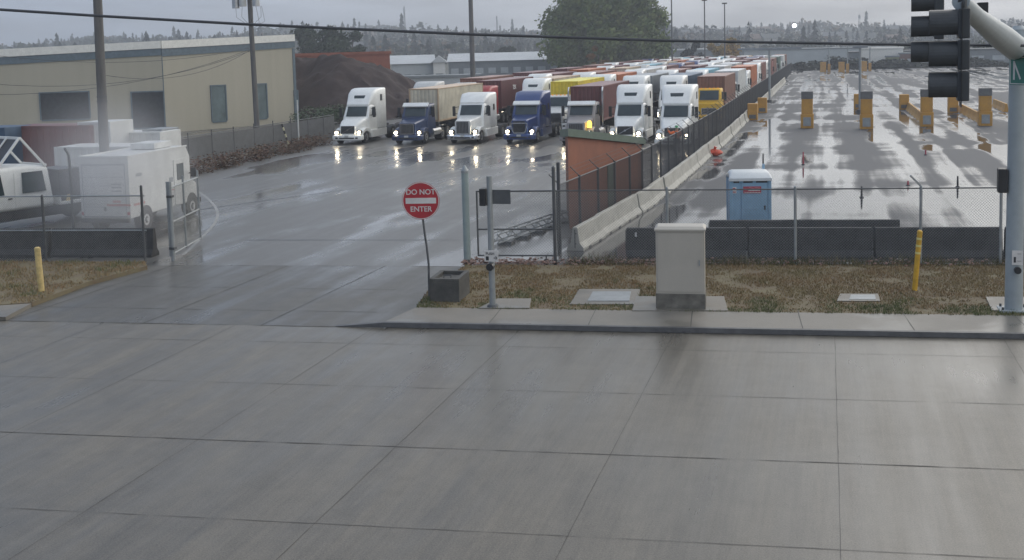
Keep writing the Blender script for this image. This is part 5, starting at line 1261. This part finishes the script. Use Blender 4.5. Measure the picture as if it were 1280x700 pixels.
e=empty('floodlight',(ql.x,ql.y,base),label='bright white floodlight on a pole on the hillside',cat='floodlight'); b=mb(galvd); b.cyl((0,0,0),(0,0,ql.z-base-1),.3,n=6); b.obj('pole',e); b=mb(fl); b.cyl((0,-1.0,ql.z-base-.2),(0,-.4,ql.z-base),1.5,1.5,n=14); b.obj('lamp',e); b=mb(greyp); b.cyl((0,-.35,ql.z-base),(0,.3,ql.z-base),1.6,1.1,n=14); b.obj('housing',e)
# ------------------------------------------------------------------ individual trees
def tree(name,base,h,w,m,n,leaf,label,cat='tree',blobs=18,trunk=.5,seed=1,low=.18,shape=None,group=None):
    T=random.Random(seed); e=empty(name,base,label=label,cat=cat,group=group); bk=mat('tree_bark',(.055,.045,.038),.9)
    b=mb(bk); b.tube([(0,0,-.2),(.1*trunk,0,h*.2),(-.1*trunk,.1,h*.45),(.1,0,h*.8)],[trunk,trunk*.75,trunk*.5,trunk*.12],10)
    B=[]
    for i in range(blobs):
        t=T.uniform(low,.92); rr=(math.sin(math.pi*min(1,(t-low+.16)/(1.16-low)))**.65)*w*(shape(t) if shape else 1); a=T.uniform(0,6.28); k=T.uniform(.3,.86)
        c=Vector((math.cos(a)*rr*k,math.sin(a)*rr*k,h*t)); s=w*T.uniform(.17,.36); B.append((c,s)); b.tube([(0,0,h*max(.1,t-.25)),c*.5+Vector((0,0,h*(t-.12)*.5)),c],[trunk*.3,trunk*.18,trunk*.05],5)
    b.obj('trunk',e,smooth=True); b=mb(m); per=n//blobs
    for c,s in B:
        for i in range(per):
            q=Vector((T.gauss(0,1),T.gauss(0,1),T.gauss(0,1))).normalized()*(T.random()**.4)*T.uniform(.75,1.2); p=c+Vector((q.x*s,q.y*s,q.z*s*.85)); a=Vector((T.uniform(-1,1),T.uniform(-1,1),T.uniform(-1,1))).normalized(); u=a.orthogonal().normalized(); w2=a.cross(u); k=leaf*T.uniform(.6,1.4); o=len(b.v)
            b.v+=[p+u*k,p+w2*k*.6,p-u*k,p-w2*k*.6]; b.f.append((o,o+1,o+2,o+3)); b.m.append(0)
    b.obj('crown',e,fix=False); return e
bigm=mat('big_tree_leaves',(.075,.12,.04),.85,col2=(.17,.20,.065),scale=.22)
q=D(760,250); tree('broadleaf_tree',q,HT(q,-16),14.5,bigm,64000,.42,'huge dense green tree towering behind the truck queue',blobs=85,trunk=.9,seed=4,low=.10)
q=D(748,215); tree('small_tree',q,HT(q,53),3.0,mat('orange_leaves',(.26,.13,.04),.85,col2=(.10,.09,.035),scale=.5),2200,.22,'small orange-tinged tree at the foot of the huge green tree',blobs=9,trunk=.2,seed=8)
q=D(905,300); tree('autumn_tree',q,HT(q,46),5.6,mat('golden_leaves',(.42,.24,.04),.85,col2=(.22,.17,.05),scale=.3),4500,.3,'golden autumn tree beside the thin lamp poles',blobs=14,trunk=.25,seed=9)
q=D(864,290); tree('dark_tree',q,HT(q,54),3.6,fm[0],2600,.3,'small dark evergreen tree left of the golden tree',blobs=10,trunk=.25,seed=10)
dkl=mat('dark_grove_leaves',(.03,.045,.025),.9,col2=(.055,.07,.035),scale=.15)
for i,(x,dist,yt,w_,lab) in enumerate(((392,260,36,7,'dark green tree just right of the warehouse roof'),(415,250,34,7,'tallest dark green tree above the mound'),(440,265,38,7,'dark green tree above the right half of the mound'),(640,330,58,6,'low dark tree in front of the long grey shed'),(1150,340,56,8,'dark green tree behind the brick building'),(1240,330,57,6,'green tree just left of the signal pole top'))):
    q=D(x,dist); tree('grove_tree',q,HT(q,yt),w_,dkl,3600,.4,lab,blobs=15,trunk=.35,seed=30+i,group='dark trees in the middle distance')
for _m in ('big_tree_leaves','orange_leaves','golden_leaves','dark_grove_leaves','far_hedge_leaves'): MATS[_m].node_tree.nodes['Principled BSDF'].inputs['Specular IOR Level'].default_value=.08
# ------------------------------------------------------------------ person in orange by the fence
def person(base,rz):
    e=empty('person',base,rz=rz,label='person in orange rain jacket and hard hat raising both arms beside the fence',cat='person')
    J=[(0,0,.98),(0,0,1.2),(0,-.01,1.42),(0,-.01,1.52),(0,-.02,1.62),(0,-.03,1.74),
       (.19,0,1.42),(.36,-.12,1.30),(.38,-.30,1.50),(.38,-.34,1.58),(-.19,0,1.42),(-.40,-.10,1.36),(-.50,-.22,1.58),(-.51,-.25,1.66),
       (.11,0,.93),(.13,-.04,.50),(.14,.02,.09),(.15,-.14,.04),(-.11,0,.93),(-.14,-.02,.50),(-.15,.04,.09),(-.16,-.12,.04)]
    E_=[(0,1),(1,2),(2,3),(3,4),(4,5),(2,6),(6,7),(7,8),(8,9),(2,10),(10,11),(11,12),(12,13),(0,14),(14,15),(15,16),(16,17),(0,18),(18,19),(19,20),(20,21)]
    RR=[.15,.14,.15,.06,.095,.08,.075,.055,.04,.045,.075,.055,.04,.045,.10,.075,.05,.045,.10,.075,.05,.045]
    def skin(name,J,E_,RR,m,par):
        me=bpy.data.meshes.new(name); me.from_pydata(J,E_,[]); me.materials.append(m); o=bpy.data.objects.new(name,me); C.objects.link(o); o.parent=par
        md_=o.modifiers.new('Skin','SKIN'); me.skin_vertices[0].use_root=True if False else True
        for i,r in enumerate(RR): me.skin_vertices[0].data[i].radius=(r,r*.85 if i in(0,1,2) else r) if False else (r,r)
        s=o.modifiers.new('Sub','SUBSURF'); s.levels=1; s.render_levels=1; return o
    def build(name,J,E_,RR,m):
        me=bpy.data.meshes.new(name); me.from_pydata(J,E_,[]); me.materials.append(m); o=bpy.data.objects.new(name,me); C.objects.link(o); o.parent=e
        o.modifiers.new('Skin','SKIN'); sv=me.skin_vertices[0].data
        for i,r in enumerate(RR): sv[i].radius=(r,r)
        sv[0].use_root=True
        s=o.modifiers.new('Sub','SUBSURF'); s.levels=1; s.render_levels=2; return o
    skinm=mat('skin',(.42,.25,.18),.6); jk=mat('hi_vis_orange',(.95,.17,.03),.6,var=.12); tr=mat('dark_trousers',(.03,.035,.05),.8)
    body=build('body',J,E_,RR,skinm)
    build('jacket',[J[i] for i in(0,1,2,3,6,7,8,10,11,12)],[(0,1),(1,2),(2,3),(2,4),(4,5),(5,6),(2,7),(7,8),(8,9)],[.20,.185,.19,.09,.11,.085,.062,.11,.085,.062],jk)
    build('trousers',[J[i] for i in(0,14,15,16,18,19,20)],[(0,1),(1,2),(2,3),(0,4),(4,5),(5,6)],[.165,.125,.095,.075,.125,.095,.075],tr)
    b=mb(mat('hard_hat_green',(.05,.30,.12),.4)); b.loft([[(r*math.cos(a),-.03+r*1.1*math.sin(a),z) for a in [i*math.pi/6 for i in range(12)]] for r,z in((.15,1.74),(.125,1.76),(.12,1.80),(.08,1.86),(.02,1.88))]); b.obj('hard_hat',e,smooth=True)
    b=mb(mat('reflective_tape',(.7,.72,.6),.3))
    for z,r in((1.12,.205),(1.28,.20)): b.cyl((0,0,z),(0,0,z+.04),r,n=16)
    b.obj('reflective_band',e,smooth=True)
    b=mb(skinm)
    for (hx,hy,hz_),sg_ in(((.38,-.35,1.60),1),((-.51,-.26,1.68),-1)):
        for f in range(4): x=hx+(-.03+.02*f); b.tube([(x,hy,hz_),(x,hy-.01,hz_+.045),(x,hy-.03,hz_+.07-.004*abs(f-1.5))],.0095,6)
        b.tube([(hx-sg_*.035,hy,hz_-.02),(hx-sg_*.065,hy-.01,hz_+.01),(hx-sg_*.07,hy-.02,hz_+.04)],.011,6)
    b.obj('fingers',body,smooth=True)
    b=mb(blackp)
    for x in(-.035,.035): b.cyl((x,-.118,1.68),(x,-.126,1.68),.012,n=8)
    b.obj('eyes',body); b=mb(skinm); b.loft([[(-.015,-.11,1.635),(.015,-.11,1.635),(.008,-.11,1.68),(-.008,-.11,1.68)],[(-.01,-.145,1.64),(.01,-.145,1.64),(.004,-.122,1.68),(-.004,-.122,1.68)]]); b.obj('nose',body)
person(Vector((-9.2,73.5,0)),rad(-8))

# ------------------------------------------------------------------ air
hz=bpy.data.materials.new('hazy_air'); hz.use_nodes=True; nt=hz.node_tree; nt.nodes.remove(nt.nodes['Principled BSDF']); pv=nt.nodes.new('ShaderNodeVolumePrincipled'); pv.inputs['Color'].default_value=(.80,.85,.93,1); pv.inputs['Density'].default_value=HAZE; pv.inputs['Anisotropy'].default_value=.2
nt.links.new(pv.outputs[0],nt.nodes['Material Output'].inputs['Volume'])
b=mb(hz); b.box(-1500,1500,-60,1700,-1.2,75); b.obj('haze',kind='stuff',label='thin grey rainy air fading the hill and far trucks',cat='haze')
st=bpy.data.materials.new('exhaust_steam'); st.use_nodes=True; nt=st.node_tree; nt.nodes.remove(nt.nodes['Principled BSDF']); pv=nt.nodes.new('ShaderNodeVolumePrincipled'); pv.inputs['Color'].default_value=(.9,.9,.92,1)
N=nt.nodes; L_=nt.links; tc=N.new('ShaderNodeTexCoord'); ln=N.new('ShaderNodeVectorMath'); ln.operation='LENGTH'; L_.new(tc.outputs['Object'],ln.inputs[0]); mr=N.new('ShaderNodeMapRange'); mr.interpolation_type='SMOOTHSTEP'; mr.inputs[1].default_value=1; mr.inputs[2].default_value=.1; mr.inputs[3].default_value=0; mr.inputs[4].default_value=1
L_.new(ln.outputs['Value'],mr.inputs[0]); nz=N.new('ShaderNodeTexNoise'); nz.inputs['Scale'].default_value=1.6; nz.inputs['Detail'].default_value=2; L_.new(tc.outputs['Object'],nz.inputs['Vector'])
m1=N.new('ShaderNodeMath'); m1.operation='MULTIPLY'; L_.new(mr.outputs[0],m1.inputs[0]); L_.new(nz.outputs['Fac'],m1.inputs[1]); m2=N.new('ShaderNodeMath'); m2.operation='MULTIPLY'; m2.inputs[1].default_value=STEAM; L_.new(m1.outputs[0],m2.inputs[0]); L_.new(m2.outputs[0],pv.inputs['Density']); L_.new(pv.outputs[0],N['Material Output'].inputs['Volume'])
bm=bmesh.new(); bmesh.ops.create_icosphere(bm,subdivisions=3,radius=1); me=bpy.data.meshes.new('exhaust_steam'); bm.to_mesh(me); bm.free(); me.materials.append(st)
so=bpy.data.objects.new('exhaust_steam',me); C.objects.link(so); so.location=G(150,300)+Vector((-.2,-.3,2.6)); so.scale=(4.6,2.4,4.0); tag(so,'soft cloud of pale exhaust steam drifting over the white van','steam',kind='stuff')
# ------------------------------------------------------------------ sky, sun, camera
sc=bpy.context.scene
w=bpy.data.worlds.new('World'); sc.world=w; w.use_nodes=True; nt=w.node_tree; N=nt.nodes; L=nt.links; bg=N['Background']; bg.inputs['Strength'].default_value=.1
SE,SR=rad(32),rad(28)
sky=N.new('ShaderNodeTexSky'); sky.sky_type='NISHITA'; sky.sun_disc=False; sky.sun_elevation=SE; sky.sun_rotation=SR; sky.air_density=1.5; sky.dust_density=3
tc=N.new('ShaderNodeTexCoord'); sep=N.new('ShaderNodeSeparateXYZ'); L.new(tc.outputs['Generated'],sep.inputs[0])
def mth(op,a,b_=0,cl=False):
    x=N.new('ShaderNodeMath'); x.operation=op; x.use_clamp=cl
    for i,v in enumerate((a,b_)):
        if isinstance(v,(int,float)): x.inputs[i].default_value=v
        else: L.new(v,x.inputs[i])
    return x.outputs[0]
# heavier cloud to the left (west), brighter to the right
az=mth('ADD',mth('MULTIPLY',sep.outputs[0],.95),mth('MULTIPLY',sep.outputs[1],.30))
k=N.new('ShaderNodeMapRange'); k.inputs[1].default_value=-.42; k.inputs[2].default_value=.62; k.interpolation_type='SMOOTHSTEP'; L.new(az,k.inputs[0])
zz=mth('ADD',mth('MAXIMUM',sep.outputs[2],0.0),.12)
cv=N.new('ShaderNodeCombineXYZ'); L.new(mth('DIVIDE',sep.outputs[0],zz),cv.inputs[0]); L.new(mth('DIVIDE',sep.outputs[1],zz),cv.inputs[1])
cn=N.new('ShaderNodeTexNoise'); cn.inputs['Scale'].default_value=.8; cn.inputs['Detail'].default_value=6; cn.inputs['Roughness'].default_value=.55; L.new(cv.outputs[0],cn.inputs['Vector'])
el=N.new('ShaderNodeMapRange'); el.inputs[1].default_value=.0; el.inputs[2].default_value=.10; el.inputs[3].default_value=.68; el.inputs[4].default_value=1.62; L.new(sep.outputs[2],el.inputs[0])
mx=N.new('ShaderNodeMix'); mx.data_type='RGBA'; mx.inputs[6].default_value=(1.8,2.2,2.95,1); mx.inputs[7].default_value=(5.0,5.0,4.9,1); L.new(k.outputs[0],mx.inputs[0])
el2=N.new('ShaderNodeMapRange'); el2.inputs[1].default_value=.10; el2.inputs[2].default_value=.40; el2.inputs[3].default_value=1.0; el2.inputs[4].default_value=.74; L.new(sep.outputs[2],el2.inputs[0])
fac=mth('MULTIPLY',mth('ADD',mth('MULTIPLY',cn.outputs['Fac'],2.4),-.22),mth('MULTIPLY',el.outputs[0],el2.outputs[0]))
sc_=N.new('ShaderNodeVectorMath'); sc_.operation='SCALE'; L.new(mx.outputs[2],sc_.inputs[0]); L.new(fac,sc_.inputs['Scale'])
m3=N.new('ShaderNodeMix'); m3.data_type='RGBA'; m3.inputs[0].default_value=.08; L.new(sc_.outputs[0],m3.inputs[6]); L.new(sky.outputs[0],m3.inputs[7]); L.new(m3.outputs[2],bg.inputs['Color'])
sl_=bpy.data.lights.new('sun','SUN'); sl_.energy=.6; sl_.angle=rad(50); sl_.color=(1,.97,.93); so=bpy.data.objects.new('sun',sl_); C.objects.link(so)
sd_=Vector((math.sin(SR)*math.cos(SE),math.cos(SR)*math.cos(SE),math.sin(SE))); so.rotation_euler=sd_.to_track_quat('Z','Y').to_euler()
cd=bpy.data.cameras.new('camera'); cam=bpy.data.objects.new('camera',cd); C.objects.link(cam); cam.location=EYE; cam.rotation_euler=RC.to_euler(); cd.sensor_width=36; cd.lens=36*F/1280; cd.shift_y=SH; cd.clip_end=6000; cd.clip_start=.1; sc.camera=cam
sc.view_settings.view_transform='Standard'; sc.view_settings.look='None'; sc.view_settings.exposure=EXPO; sc.view_settings.gamma=1; sc.view_settings.use_curve_mapping=False
cy=sc.cycles; cy.use_denoising=True; cy.max_bounces=6; cy.diffuse_bounces=3; cy.glossy_bounces=3; cy.volume_bounces=1; cy.transparent_max_bounces=8; cy.sample_clamp_indirect=6; cy.caustics_reflective=False; cy.caustics_refractive=False
